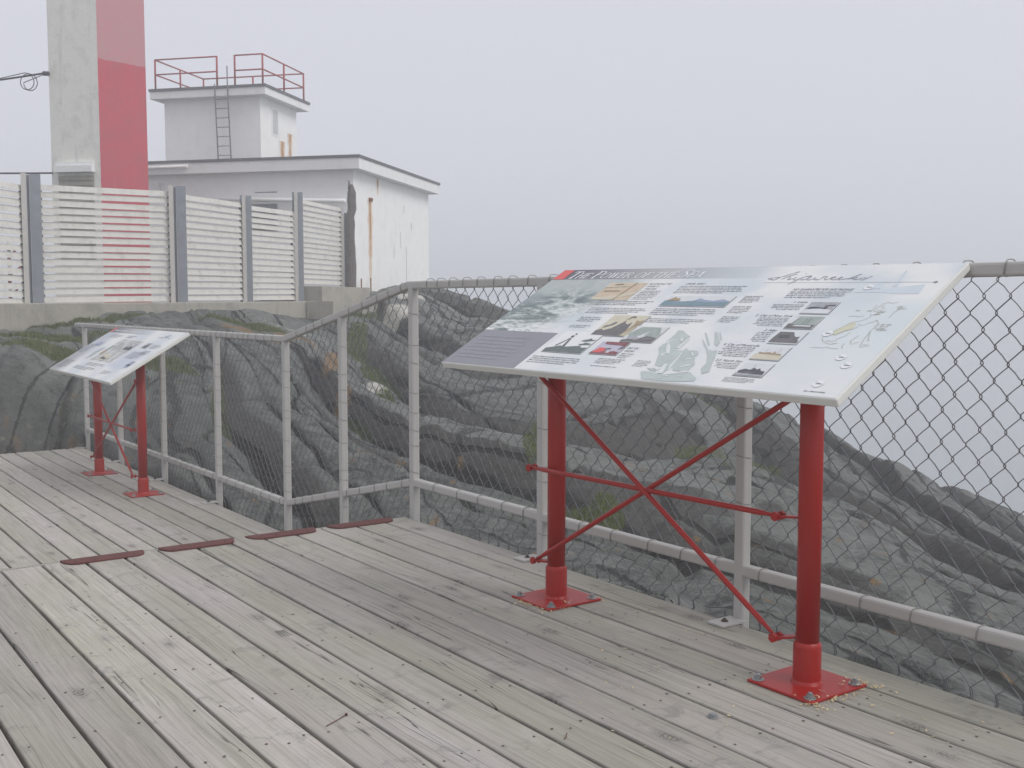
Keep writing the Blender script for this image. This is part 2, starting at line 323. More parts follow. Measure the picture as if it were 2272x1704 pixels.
GRASS = [(-6.6,16.6,1.6,.45,.1),(-5.9,15.0,1.3,.5,.2),(-4.9,19.9,.8,.35,.0),(-7.2,18.4,.9,.22,.6),(-3.1,21.5,.20,2.3,.12),(-2.4,18.6,.2,1.5,.12),(-1.9,16.0,.14,1.0,.1),(-3.4,25.0,.7,.6,0),(.35,14.5,.18,2.0,-.05),(3.4,16.4,.15,.9,-.1),(.9,10.0,.10,.9,0)]
ORANGE = [(-4.5,18.9,.75,.35,0),(-3.9,19.4,.5,.3,0),(-2.9,17.6,.25,1.4,.1),(-2.4,15.2,.2,.8,.1)]
PAINT = [(-2.75,25.4,.50,.50,.1),(-2.55,27.4,.42,.6,0),(-3.9,20.6,.5,.12,.0),(-4.5,20.9,.5,.10,.0),(-2.12,16.6,.20,.40,.1),(-3.25,23.4,.15,.35,.3)]
FOG = 0.0082

# ------------------------------------------------------------------ decks (structure)
EDGE = 3.305; PITCH = 0.1925; FAR_Z = -0.424
NEAR_Y0, JOINT_Y, RAMP_Y, END_Y = -1.6, 5.765, 7.62, 13.5
def plank_deck(name, boards, mat, thick=.038):
    """boards: (x0, x1, y0, y1, z at y0, z at y1)"""
    vs, fs, pid = [], [], []
    c = .005
    for k, (x0, x1, y0, y1, z0, z1) in enumerate(boards):
        cup = random.uniform(-.0015, .0015); dz = random.uniform(-.0015, .0015)
        pr = [(x0, -thick), (x0, -c), (x0+c*.35, -c*.35), (x0+c, 0), (x0*.5+x1*.5, cup), (x1-c, 0), (x1-c*.35, -c*.35), (x1, -c), (x1, -thick)]
        n = len(pr); ys = np.linspace(y0, y1, max(2, int((y1-y0)/.35)+1)); b = len(vs)
        wob = [random.uniform(-.0012, .0012) for _ in ys]
        for i, y in enumerate(ys):
            t = (y-y0)/(y1-y0)
            for px, pz in pr: vs.append((px+wob[i], y, z0+(z1-z0)*t+pz+dz))
        for i in range(len(ys)-1):
            for j in range(n-1): fs.append((b+i*n+j, b+i*n+j+1, b+(i+1)*n+j+1, b+(i+1)*n+j))
            fs.append((b+i*n+n-1, b+i*n, b+(i+1)*n, b+(i+1)*n+n-1))
        fs.append([b+j for j in range(n)]); fs.append([b+(len(ys)-1)*n+j for j in range(n)][::-1])
        pid += [k*.37+random.random()*.2]*(len(vs)-b)
    me = bpy.data.meshes.new(name); me.from_pydata(vs, [], fs); me.materials.append(mat)
    a = me.attributes.new('plank', 'FLOAT', 'POINT'); a.data.foreach_set('value', pid); me.update()
    bm = bmesh.new(); bm.from_mesh(me); bmesh.ops.recalc_face_normals(bm, faces=bm.faces); bm.to_mesh(me); bm.free()
    o = bpy.data.objects.new(name, me); col.objects.link(o); tag(o, kind='structure'); return o
near_boards, far_boards, ramp_boards, nails = [], [], [], []
gap = .0135
for k in range(26):
    x1 = EDGE - k*PITCH; x0 = x1-PITCH+gap
    cuts = [NEAR_Y0, JOINT_Y-.006]
    if k % 4 == 3: cuts.insert(1, {3: 1.35, 7: -.4, 11: 2.55, 15: 3.35, 19: 1.35, 23: .5}[k])
    for a, b in zip(cuts[:-1], cuts[1:]): near_boards.append((x0, x1, a, b-.004, 0, 0))
    for y in np.arange(JOINT_Y-.35, NEAR_Y0, -.405):
        for q in ((.16, .84), (.16, .5, .84))[random.random() < .45]:
            nails.append((x0+(x1-x0)*q+random.uniform(-.008, .008), y+random.uniform(-.022, .022), .0006))
    if k < 20:
        far_boards.append((x0+.002, x1+.0, RAMP_Y, END_Y, FAR_Z, FAR_Z))
        ramp_boards.append((x0, x1, JOINT_Y+.004, RAMP_Y-.004, -.004, FAR_Z))
plank_deck('wooden_deck', near_boards, M['wood']); plank_deck('wooden_deck', far_boards, M['wood']); plank_deck('wooden_ramp', ramp_boards, M['wood'])
nd = MB()
for x, y, z in nails:
    r = random.uniform(.0038, .0052); a0 = random.random()
    nd.add([(x+r*math.cos(a0+j*math.pi/4), y+r*1.1*math.sin(a0+j*math.pi/4), z+.0012) for j in range(8)], [list(range(8))])
nd_o = tag(nd.build('deck_nails', M['nail']), 'small dark rusty nail heads dotted in rows along the deck boards', 'nails', kind='stuff')
bm_ = MB()
for y in np.arange(NEAR_Y0+.1, JOINT_Y, .61): bm_.box(-1.6, EDGE-.03, y, y+.04, -.24, -.041)
for x in (-1.4, .8, EDGE-.045): bm_.box(x-.04, x, NEAR_Y0+.05, JOINT_Y-.05, -.43, -.243)
for y in np.arange(RAMP_Y+.05, END_Y, .61): bm_.box(-.4, EDGE-.03, y, y+.04, FAR_Z-.24, FAR_Z-.041)
for x in (.0, EDGE-.045): bm_.box(x-.04, x, RAMP_Y+.05, END_Y-.05, FAR_Z-.43, FAR_Z-.243)
for x in (.5, 1.9, EDGE-.06):
    for y in (.2, 2.8, 5.5): bm_.box(x-.07, x+.03, y, y+.1, -1.6, -.433)
tag(bm_.build('deck_framing', M['beam']), kind='structure')

# rust-red plates across the top of the ramp
PL = [(1.28, 1.70), (1.78, 2.195), (2.27, 2.69), (2.77, 3.20)]
pl_lab = ['rust red metal strip at the left end of the row across the ramp joint',
          'rust red metal strip second from the left across the ramp joint',
          'rust red metal strip across the ramp joint in front of the corner fence post',
          'rust red metal strip across the ramp joint nearest the deck edge']
for i, (a, b) in enumerate(PL):
    e = empty('joint_plate', ((a+b)/2, 5.712, .002)); tag(e, pl_lab[i], 'metal plate', 'rust red plates across the ramp joint')
    w = (b-a)/2; p = MB(); h = .056; out = []
    for cx_, s in ((w-h*1.1, 1), (-w+h*1.1, -1)):
        for j in range(7):
            an = -math.pi/2 + math.pi/2*j/6 if s > 0 else math.pi + math.pi/2*j/6
            out.append((cx_+math.cos(an)*h*1.1, h*.9+math.sin(an)*h*1.9))
    n = len(out)
    p.add([(x, y, 0) for x, y in out]+[(x, y, .006) for x, y in out]+[(x*.992, y*.95, .009) for x, y in out],
          [list(range(n))[::-1], [2*n+j for j in range(n)]]+[[j, (j+1) % n, n+(j+1) % n, n+j] for j in range(n)]+[[n+j, n+(j+1) % n, 2*n+(j+1) % n, 2*n+j] for j in range(n)])
    p.build('plate', M['oxide'], e)
    for q in (-.7, -.25, .22, .68):
        s_ = MB(); s_.tube([(q*w, -.02, .008), (q*w, -.02, .0125)], [.0075, .005], 8); s_.build('screw', M['nail'], e)

# ------------------------------------------------------------------ printed panels
def hexhead(mb, x, y, z, r=.012, h=.01):
    mb.tube([(x, y, z), (x, y, z+.003)], r*1.7, 14, up=(1,0,0)); mb.tube([(x, y, z+.003), (x, y, z+.003+h)], r, 6, up=(1,0,0), smooth=False)
    mb.tube([(x, y, z+.003+h), (x, y, z+.003+h*1.5)], r*.55, 8, up=(1,0,0))
def print_material(name, L, Wd, big=True):
    t = NT(name, .42, .35); v = t.coord(); X = t.xyz(v)
    u = t.m('ADD', t.m('DIVIDE', X[0], L), .5); w = t.m('ADD', t.m('DIVIDE', X[1], Wd), .5)
    uv = t.comb(t.m('MULTIPLY', u, 2.4), w)
    cl = t.noise(uv, 1.7, 3, .5); cl2 = t.noise(uv, 3.3, 4, .6)
    c = t.mix(t.mr(t.m('ADD', t.m('MULTIPLY', cl, .7), t.m('MULTIPLY', cl2, .3)), .42, .60), (.78, .785, .765), (.62, .665, .69))
    if big:
        sea = t.m('MULTIPLY', t.mr(u, .82, .9), t.m('MULTIPLY', t.mr(w, .12, .22), t.mr(w, .78, .6)))
        c = t.mix(t.m('MULTIPLY', sea, .8), c, (.64, .70, .715))
        low = t.mr(w, .5, .22); c = t.mix(t.m('MULTIPLY', low, .45), c, (.74, .755, .75))
    if big:
        # storm wave photograph that melts into the background on its right
        wv = t.comb(t.m('MULTIPLY', u, 8.0), t.m('MULTIPLY', w, 5.0))
        n1 = t.noise(wv, 1.1, 7, .68, 1.6); n2 = t.noise(t.mapp(wv, (1, 2.2, 1), rot=(0, 0, .5)), 2.6, 6, .72, .8)
        nn = t.m('ADD', t.m('MULTIPLY', n1, .6), t.m('MULTIPLY', n2, .4))
        top = t.mr(w, .66, .80); mid = t.mr(w, .56, .66)
        wc = t.mix(t.mr(nn, .44, .60), (.155, .20, .195), (.64, .68, .655))
        wc = t.mix(t.m('MULTIPLY', t.m('MULTIPLY', mid, t.mr(u, .1, .0)), .9), wc, (.27, .32, .325))
        wc = t.mix(t.m('MULTIPLY', top, .85), wc, (.45, .49, .48))
        wc = t.mix(t.m('MULTIPLY', t.mr(w, .47, .36), t.mr(n2, .40, .52)), wc, (.74, .76, .74))
        edge = t.m('ADD', u, t.m('MULTIPLY', n1, .06)); rgt = t.mr(w, .4, .85, .235, .36, 'LINEAR')
        rm = t.mr(t.m('SUBTRACT', edge, rgt), .04, -.09)
        band = t.m('MULTIPLY', t.m('GREATER_THAN', w, .335), t.m('LESS_THAN', w, .883))
        c = t.mix(t.m('MULTIPLY', band, rm), c, wc)
    else:
        band = t.m('MULTIPLY', t.m('LESS_THAN', w, .883), t.mr(t.m('ADD', u, t.m('MULTIPLY', cl2, .08)), .30, .12))
        c = t.mix(t.m('MULTIPLY', band, .75), c, t.mix(t.mr(w, .2, .7), (.22, .225, .25), (.42, .45, .5)))
        sepm = t.m('MULTIPLY', t.m('MULTIPLY', t.mr(u, .34, .38), t.mr(u, .70, .64)), t.m('MULTIPLY', t.mr(w, .27, .31), t.mr(w, .78, .74)))
        n3 = t.noise(t.comb(t.m('MULTIPLY', u, 16), t.m('MULTIPLY', w, 9)), 1.2, 6, .7, .8)
        c = t.mix(t.m('MULTIPLY', sepm, .8), c, t.mix(t.mr(n3, .42, .58), (.28, .28, .25), (.55, .56, .55)))
        bl = t.m('MULTIPLY', t.m('MULTIPLY', t.mr(u, .68, .72), t.mr(u, .96, .9)), t.m('MULTIPLY', t.mr(w, .2, .26), t.mr(w, .62, .56)))
        c = t.mix(t.m('MULTIPLY', bl, .55), c, (.50, .54, .66))
    if big:
        blk = t.m('MULTIPLY', t.m('LESS_THAN', u, .25), t.m('LESS_THAN', w, .335))
        c = t.mix(blk, c, t.mix(cl2, (.235, .24, .265), (.30, .30, .325)))
    bnd = t.m('GREATER_THAN', w, .883)
    c = t.mix(t.m('MULTIPLY', bnd, t.mr(u, .66, .05, 0, 1, 'LINEAR')), c, (.13, .13, .155))
    t.color(c); return t.mat
# letter shapes: strokes as (points, widths) with the capital height = 1
TK, TN = .17, .085
GL = {
'T': (.78, [([(.37,0),(.37,.97)],TK), ([(.02,.97),(.74,.97)],TN), ([(.03,.97),(.03,.78)],TN), ([(.73,.97),(.73,.78)],TN), ([(.22,.02),(.53,.02)],TN)]),
'H': (.90, [([(.16,0),(.16,1)],TK), ([(.70,0),(.70,1)],TK), ([(.16,.52),(.70,.52)],TN), ([(.02,.02),(.30,.02)],TN), ([(.56,.02),(.84,.02)],TN), ([(.02,.98),(.30,.98)],TN), ([(.56,.98),(.84,.98)],TN)]),
'E': (.72, [([(.16,0),(.16,1)],TK), ([(.02,.98),(.58,.98)],TN), ([(.16,.52),(.48,.52)],TN), ([(.02,.02),(.62,.02)],TN), ([(.58,.98),(.58,.8)],TN), ([(.62,.02),(.64,.22)],TN), ([(.48,.42),(.48,.62)],TN)]),
'P': (.74, [([(.16,0),(.16,1)],TK), ([(.02,.98),(.42,.97),(.60,.88),(.66,.73),(.60,.58),(.42,.49),(.18,.48)],[.05,.06,.12,.14,.12,.06,.05]), ([(.02,.02),(.34,.02)],TN)]),
'O': (.98, [([(.46+.38*math.cos(a), .5+.5*math.sin(a)) for a in [j*math.pi/10 for j in range(21)]], [.05+.09*abs(math.cos(j*math.pi/10)) for j in range(21)])]),
'W': (1.18, [([(.12,1),(.36,0)],TK), ([(.36,0),(.58,.95)],TN), ([(.56,1),(.80,0)],TK), ([(.80,0),(1.02,1)],TN), ([(0,.98),(.26,.98)],TN), ([(.44,.98),(.68,.98)],TN), ([(.9,.98),(1.13,.98)],TN)]),
'R': (.86, [([(.16,0),(.16,1)],TK), ([(.02,.98),(.42,.97),(.58,.88),(.62,.75),(.56,.62),(.40,.53),(.18,.52)],[.05,.06,.12,.13,.12,.06,.05]), ([(.40,.54),(.72,.05),(.84,.02)],[.1,.12,.05]), ([(.02,.02),(.32,.02)],TN)]),
'F': (.68, [([(.16,0),(.16,1)],TK), ([(.02,.98),(.58,.98)],TN), ([(.16,.52),(.48,.52)],TN), ([(.02,.02),(.34,.02)],TN), ([(.58,.98),(.58,.8)],TN), ([(.48,.42),(.48,.62)],TN)]),
'S': (.66, [([(.52,.82),(.42,.96),(.28,1.0),(.14,.92),(.11,.78),(.20,.64),(.38,.50),(.50,.36),(.52,.20),(.42,.05),(.26,0),(.12,.05),(.05,.2)], [.04,.05,.06,.08,.11,.13,.14,.13,.11,.08,.06,.05,.04]), ([(.53,.98),(.53,.76)],TN), ([(.05,.02),(.05,.25)],TN)]),
'A': (.94, [([(.12,0),(.44,1)],TN), ([(.42,1),(.76,0)],TK), ([(.24,.33),(.62,.33)],TN), ([(0,.02),(.24,.02)],TN), ([(.62,.02),(.90,.02)],TN)]),
}
def ribbon(mb, pts, w, z, mi=0):
    k = len(pts); ws = w if isinstance(w, (list, tuple)) else [w]*k; L_, R_ = [], []
    for i, p in enumerate(pts):
        a = pts[max(i-1, 0)]; b = pts[min(i+1, k-1)]; d = Vector((b[0]-a[0], b[1]-a[1]))
        if d.length < 1e-9: d = Vector((1, 0))
        d.normalize(); n = Vector((-d.y, d.x))*ws[i]/2
        L_.append((p[0]+n.x, p[1]+n.y, z)); R_.append((p[0]-n.x, p[1]-n.y, z))
    mb.add(R_+L_, [(i, i+1, k+i+1, k+i) for i in range(k-1)], mi)
def title_text(word, s, x0, y0, width, cap, z, shear=.28):
    tot = 0
    for i, ch in enumerate(s):
        if ch == ' ': tot += .34; continue
        tot += GL[ch.upper()][0]*(1 if ch.isupper() else .74)
    sx = width/(tot*cap); x = x0; mb = MB()
    for ch in s:
        if ch == ' ':
            x += .34*cap*sx; word(mb); mb = MB(); continue
        k = 1 if ch.isupper() else .74; adv, st = GL[ch.upper()]
        for pts, w in st:
            q = [(x+(px*sx+py*shear)*cap*k, y0+py*cap*k) for px, py in pts]
            ww = [a*cap*k for a in w] if isinstance(w, (list, tuple)) else w*cap*k
            z += .000004; ribbon(mb, q, ww, z)
        x += adv*cap*k*sx
    word(mb)
def text_mesh(s, size, shear=.25):
    cu = bpy.data.curves.new('lettering', 'FONT'); cu.body = s; cu.size = size; cu.shear = shear; cu.resolution_u = 2
    o = bpy.data.objects.new('lettering', cu); dg = bpy.context.evaluated_depsgraph_get()
    me = bpy.data.meshes.new_from_object(o); bpy.data.objects.remove(o); return me
def add_text(mb, s, x0, y0, size, z, right=False, width=None, mi=0):
    me = text_mesh(s, size); xs = [v.co.x for v in me.vertices]; mx = max(xs); sx = width/mx if width else 1
    dx = x0 - (mx*sx if right else 0)
    mb.add([(v.co.x*sx+dx, v.co.y+y0, z) for v in me.vertices], [list(p.vertices) for p in me.polygons], mi)
    bpy.data.meshes.remove(me)
def greek(mb, x0, x1, y0, y1, rows, z, right=False, last=.7, mi=0, h=None):
    """body copy too small to read: rows of letter-sized marks"""
    lh = (y1-y0)/rows; xh = h or lh*.42
    for r in range(rows):
        y = y1 - (r+.75)*lh; w = (x1-x0)*(last if r == rows-1 else random.uniform(.9, 1)); x = x1-w if right else x0; e = x+w
        while x < e-.004:
            n = random.randint(2, 8)
            for _ in range(n):
                lw = xh*random.uniform(.45, .8)
                if x+lw > e: break
                a = random.choice((0, 0, 0, .35, .4, -.3)); y_a, y_b = y+min(a, 0)*xh, y+xh*(1+max(a, 0))
                sh = .2*xh
                k_ = random.random()
                if k_ < .45: mb.add([(x, y_a, z), (x+xh*.26, y_a, z), (x+xh*.26+sh, y_b, z), (x+sh, y_b, z)], [(0,1,2,3)], mi)
                else: mb.add([(x, y, z), (x+lw*.8, y, z), (x+lw*.8+sh, y+xh, z), (x+sh, y+xh, z)], [(0,1,2,3)], mi)
                x += lw
            x += xh*.55
def make_panel(sign, L, Wd, th, big):
    pan = empty('panel', parent=sign)
    b = MB(); b.cbox(-L/2, L/2, -Wd/2, Wd/2, -th, 0, .005); body = b.build('board', M['edge'], pan)
    f = MB(); i = .005; f.poly([(-L/2+i, -Wd/2+i), (L/2-i, -Wd/2+i), (L/2-i, Wd/2-i), (-L/2+i, Wd/2-i)], .0006)
    f.build('printed_face', print_material('printed panel face' if big else 'printed panel face far', L, Wd, big), pan)
    P = lambda u, v: ((u-.5)*L, (v-.5)*Wd)
    Z1, Z2, Z3, Z4 = .0012, .0018, .0024, .0030
    def photo(u0, v0, u1, v1, mats, shapes, base=0, border=.0025, shadow=True):
        m = MB(); (x0, y0), (x1, y1) = P(u0, v0), P(u1, v1); w, h = x1-x0, y1-y0
        if shadow: m.poly([(x0+.002, y0-.003), (x1+.003, y0-.003), (x1+.003, y1-.002), (x0+.002, y1-.002)], Z1, 1)
        m.poly([(x0, y0), (x1, y0), (x1, y1), (x0, y1)], Z2, 0)
        m.poly([(x0+border, y0+border), (x1-border, y0+border), (x1-border, y1-border), (x0+border, y1-border)], Z3, 2)
        for k, (mi, sh) in enumerate(shapes):
            m.poly([(x0+border+a*(w-2*border), y0+border+b*(h-2*border)) for a, b in sh], Z4+.0003*k, mi)
        return m.build('printed_photo', [M['white'], M['inklight']]+[M[n] for n in mats], pan)
    if big:
        x, y = P(.047, .893); title_text(lambda q: q.build('title_lettering', M['title'], pan), 'The Power of the Sea', x, y, (.455-.047)*L, .078*Wd, Z2)
        r = MB(); r.poly([P(.0045, .883), P(.040, .883), P(.040, .990), P(.0045, .990)], Z2); r.build('red_square', M['redink'], pan)
        s = MB()
        for n, st in enumerate(SHIPWRECKS):
            pts = [P(*p) for p in st]; k = len(pts)
            fine = []
            for i_ in range(k-1):
                p0, p1, p2, p3 = [Vector(pts[min(max(j, 0), k-1)]) for j in (i_-1, i_, i_+1, i_+2)]
                for q in (0, .34, .67):
                    fine.append(tuple(.5*((2*p1)+(-p0+p2)*q+(2*p0-5*p1+4*p2-p3)*q*q+(-p0+3*p1-3*p2+p3)*q**3)))
            fine.append(pts[-1]); ribbon(s, fine, [.0036+.0012*math.sin(j*1.3) for j in range(len(fine))], Z2+.00002*n)
        a, b_ = P(.628, .838), P(.972, .838); ribbon(s, [a, b_], .0016, Z2)
        c = P(.976, .838); s.poly([(c[0]+.008*math.cos(q*math.pi/5), c[1]+.006*math.sin(q*math.pi/5)) for q in range(10)], Z3)
        s.build('script_lettering', M['script'], pan)
        h = MB()
        for txt, u, v, sz, rt, wd in (('NO GUARANTEE FOR SAFE PASSAGE', .712, .768, .021, False, .126), ('CRUEL SEAS!', .436, .822, .018, False, .052), ('RECORDING THE', .336, .822, .017, False, .062),
                ('POWER OF', .337, .797, .017, False, .036), ('THE SEA', .338, .772, .017, False, .034), ('DID YOU', .486, .232, .019, False, .03), ('KNOW?', .487, .207, .019, False, .025),
                ('1. Lizzie', .773, .661, .019, True, None), ('2. City of New York', .773, .545, .019, True, None), ('3. Alba', .772, .428, .019, True, None), ('4. City of Monticello', .772, .306, .019, True, None), ('5. S.S. North Star', .772, .186, .019, True, None)):
            h = MB(); x, y = P(u, v); add_text(h, txt, x, y, sz, Z2, rt, wd*L if wd else None); h.build('heading_lettering', M['ink'], pan)
        g = MB()
        for (u0, u1, v0, v1, rows, rt) in ((.337, .397, .67, .765, 6, 0), (.25, .412, .612, .662, 3, 0), (.252, .418, .53, .592, 4, 0), (.257, .324, .448, .50, 3, 0), (.258, .323, .39, .42, 2, 0),
                (.432, .604, .735, .812, 5, 0), (.435, .604, .53, .598, 4, 0), (.45, .603, .462, .506, 3, 0), (.622, .665, .655, .72, 5, 0), (.622, .668, .563, .63, 5, 0), (.624, .666, .484, .54, 4, 0),
                (.262, .412, .064, .13, 4, 0), (.487, .52, .153, .20, 3, 0), (.445, .518, .10, .148, 4, 0), (.446, .515, .075, .088, 1, 0), (.546, .582, .098, .152, 5, 0),
                (.712, .84, .70, .763, 4, 0), (.705, .772, .60, .652, 4, 1), (.703, .773, .465, .54, 6, 1), (.736, .772, .342, .424, 6, 1), (.70, .77, .222, .302, 6, 1), (.72, .772, .135, .18, 4, 1), (.77, .836, .046, .082, 4, 0),
                (.935, .975, .026, .04, 1, 0)):
            (x0, y0), (x1, y1) = P(u0, v0), P(u1, v1); greek(g, x0, x1, y0, y1, rows, Z2, bool(rt), last=.75 if rows > 1 else 1)
        g.build('body_lettering', M['inklight'], pan)
        g = MB(); (x0, y0), (x1, y1) = P(.02, .055), P(.20, .29); greek(g, x0, x1, y0, y1, 7, Z2, last=.8, h=.0095)
        g.build('quote_lettering', M['greyphoto'], pan)
        photo(.216, .662, .33, .84, ['tan', 'sepia', 'brown'], [(3, [(0,.0),(.55,.0),(1,.35),(1,.5),(.5,.2),(0,.1)]), (4, [(.1,.45),(.55,.5),(.5,.55),(.1,.55)]), (4, [(.6,0),(.64,0),(.74,1),(.7,1)]), (3, [(0,.7),(.6,.78),(.6,.84),(0,.8)]), (4, [(.2,.86),(.42,.9),(.4,.95),(.2,.92)])], shadow=False)
        photo(.435, .614, .602, .714, ['skyphoto', 'teal', 'brown', 'blue2'], [(5, [(.45,.5),(.52,.75),(.6,.62),(.75,.52),(.88,.68),(.96,.55),(1,.5),(1,.4),(.4,.4)]), (3, [(0,.02),(1,.02),(1,.45),(.7,.36),(.45,.5),(.3,.42),(0,.5)]), (4, [(.03,.5),(.12,.88),(.16,.7),(.2,.78),(.24,.5)])])
        photo(.347, .33, .448, .522, ['sepia', 'black', 'sepia', 'brown'], [(3, [(0,.0),(0,.22),(.12,.3),(.2,.22),(.35,.34),(.48,.62),(.52,.74),(.58,.6),(.68,.55),(.74,.66),(.78,.5),(.84,.2),(.86,0)]), (3, [(.1,.34),(.3,.5),(.34,.62),(.28,.66),(.2,.5),(.1,.45)]), (5, [(.8,0),(.86,.0),(1,.6),(1,.78),(.9,.72),(.8,.76),(.86,.55)]), (3, [(.5,.72),(.6,.9),(.7,.86),(.66,.95),(.56,.93)]), (4, [(.83,.0),(.9,.0),(1,.42),(1,.5)])])
        photo(.445, .288, .529, .428, ['skyphoto', 'black', 'greenphoto', 'greyphoto'], [(4, [(.1,.3),(.4,.4),(.5,.6),(.6,.75),(.55,.4),(1,.3),(1,.5),(.8,.95),(.2,.95),(.0,.5)]), (3, [(0,0),(1,0),(1,.28),(.8,.36),(.62,.36),(.5,.22),(.4,.12),(.2,.16),(.0,.1)]), (5, [(.12,.14),(.38,.16),(.45,.28),(.25,.4),(.1,.3)]), (5, [(.6,.2),(.9,.24),(.9,.26),(.6,.22)])])
        photo(.404, .172, .479, .282, ['lilac', 'maroon', 'redink', 'black', 'white'], [(4, [(.02,.1),(.25,.05),(.45,.3),(.35,.5),(.15,.5)]), (3, [(0,0),(1,0),(1,.2),(.8,.28),(.6,.2),(.5,.3),(.3,.12),(0,.14)]), (3, [(.2,.8),(.8,.75),(1,.7),(1,1),(.15,1)]), (5, [(.4,.35),(.6,.42),(.58,.5),(.4,.45)]), (5, [(.85,.4),(1,.55),(1,.75),(.9,.6)]), (6, [(.55,.1),(.68,.12),(.66,.2),(.55,.18)])])
        photo(.268, .164, .384, .355, ['white', 'darkgreen', 'darkgreen', 'ink'], [(3, [(0,0),(1,0),(1,.28),(.85,.26),(.8,.34),(.6,.3),(.45,.26),(.3,.3),(.1,.2),(0,.16)]), (4, [(.74,.36),(.98,.4),(1,.46),(.82,.5),(.78,.44),(.7,.42)]), (4, [(.66,.56),(.82,.54),(.96,.60),(1,.66),(.9,.64),(.86,.72),(.8,.66),(.72,.62)]), (5, [(.16,.28),(.20,.28),(.33,.66),(.31,.67)]), (5, [(.36,.28),(.42,.28),(.36,.66),(.33,.66)]), (5, [(.29,.72),(.35,.70),(.37,.78),(.31,.80)]), (5, [(.33,.84),(.37,.84),(.38,.9),(.34,.9)])])
        photo(.78, .573, .838, .673, ['greyphoto', 'skyphoto', 'ink'], [(3, [(0,0),(1,0),(1,.3),(.6,.42),(0,.3)]), (4, [(.1,.36),(.3,.42),(.5,.42),(.75,.36),(.8,.55),(.7,.6),(.62,.48),(.4,.56),(.14,.54)]), (4, [(.62,.62),(1,.68),(1,.76),(.66,.68)])])
        photo(.78, .453, .837, .555, ['greenphoto', 'black', 'skyphoto'], [(3, [(0,0),(1,0),(1,.3),(.0,.32)]), (4, [(.22,.16),(.9,.14),(.9,.24),(.3,.26)]), (3, [(.5,.4),(.52,.4),(.52,.8),(.5,.8)]), (3, [(.64,.4),(.66,.4),(.66,.85),(.64,.85)]), (4, [(0,.34),(.12,.34),(.2,.9),(0,.95)])])
        photo(.779, .336, .838, .433, ['skyphoto', 'black', 'ink'], [(3, [(0,.05),(1,.05),(1,.2),(.92,.35),(.9,.6),(.8,.55),(.7,.62),(.55,.95),(.05,.95),(0,.4)]), (4, [(.2,.4),(.6,.45),(.5,.7),(.15,.7)])])
        photo(.778, .213, .837, .315, ['skyphoto', 'sepia', 'brown'], [(3, [(0,0),(1,0),(1,.36),(0,.4)]), (4, [(.1,.42),(.9,.34),(.92,.46),(.7,.48),(.62,.66),(.58,.5),(.42,.56),(.3,.5),(.1,.54)]), (4, [(.3,.5),(.31,.5),(.31,.8),(.3,.8)]), (4, [(.75,.5),(.76,.5),(.76,.85),(.75,.85)])])
        photo(.779, .093, .838, .192, ['skyphoto', 'ink', 'black', 'greyphoto'], [(3, [(.06,.1),(1,.08),(.95,.4),(.8,.42),(.7,.6),(.62,.5),(.5,.62),(.4,.45),(.2,.5),(.05,.35)]), (5, [(0,0),(1,0),(1,.12),(0,.18)]), (4, [(.1,.2),(.5,.15),(.7,.22),(.4,.3)]), (4, [(.45,.5),(.46,.5),(.46,.85),(.45,.85)])])
        w = MB()
        for k, sh in enumerate(WRECKDARK): w.poly([P(*p) for p in sh], Z2+.00004*k, 0)
        for k, sh in enumerate(WRECKLIGHT): w.poly([P(*p) for p in sh], Z3+.00004*k, 1)
        w.build('wreck_drawing', [M['wreck'], M['wreckl']], pan)
        mp = MB()
        for k, sh in enumerate(MAPLAND): mp.poly([P(*p) for p in sh], Z1, 1)
        for k, sh in enumerate(MAP): ribbon(mp, [P(*p) for p in sh], .0017, Z2+.00002*k, 0)
        for (u, v, ww) in ((.953,.50,.02),(.955,.485,.014),(.95,.47,.02),(.955,.46,.018),(.951,.635,.016),(.955,.62,.018),(.925,.59,.014),(.924,.575,.012),(.905,.60,.01),(.884,.60,.008)):
            x, y = P(u, v); greek(mp, x, x+ww*L, y, y+.013, 1, Z2, last=1)
        mp.build('coast_map', [M['mapline'], M['mapland']], pan)
        sl = MB()
        sl.poly([P(*p) for p in ((.842,.752),(.868,.775),(.90,.785),(.94,.81),(.962,.82),(.966,.745),(.93,.742),(.89,.755))], Z1)
        sl.poly([P(*p) for p in ((.868,.78),(.875,.84),(.882,.84),(.886,.785))], Z1+.0001)
        sl.poly([P(*p) for p in ((.905,.80),(.900,.935),(.904,.935),(.914,.80))], Z1+.0002)
        sl.build('schooner_drawing', M['schooner'], pan)
        for (u, v, rr) in ((.863,.795,.012),(.876,.427,.0125),(.942,.265,.0125),(.964,.214,.0125),(.948,.083,.013)):
            cx_, cy_ = P(u, v); md = MB()
            md.poly([(cx_+rr*L*.72*math.cos(q*math.pi/10), cy_+rr*L*.72*math.sin(q*math.pi/10)) for q in range(20)], Z3, 0)
            s_ = rr*L*.5; md.poly([(cx_-s_*.7, cy_-s_*.25), (cx_+s_, cy_-s_*.2), (cx_+s_*1.05, cy_+.02*s_), (cx_-s_*.5, cy_+.0*s_)], Z4, 1)
            md.poly([(cx_-s_*.1, cy_), (cx_+s_*.2, cy_), (cx_+s_*.15, cy_+s_*.3), (cx_-s_*.1, cy_+s_*.25)], Z4+.0001, 1)
            md.poly([(cx_-s_, cy_+s_*.35), (cx_-s_*.8, cy_+s_*.35), (cx_-s_*.55, cy_+s_*.75), (cx_-s_*.7, cy_+s_*.75)], Z4, 1)
            md.build('ship_emblem', [M['title'], M['ink']], pan)
    else:
        r = MB(); r.poly([P(.0045, .89), P(.034, .89), P(.034, .993), P(.0045, .993)], Z2); r.build('red_square', M['redink'], pan)
        g = MB()
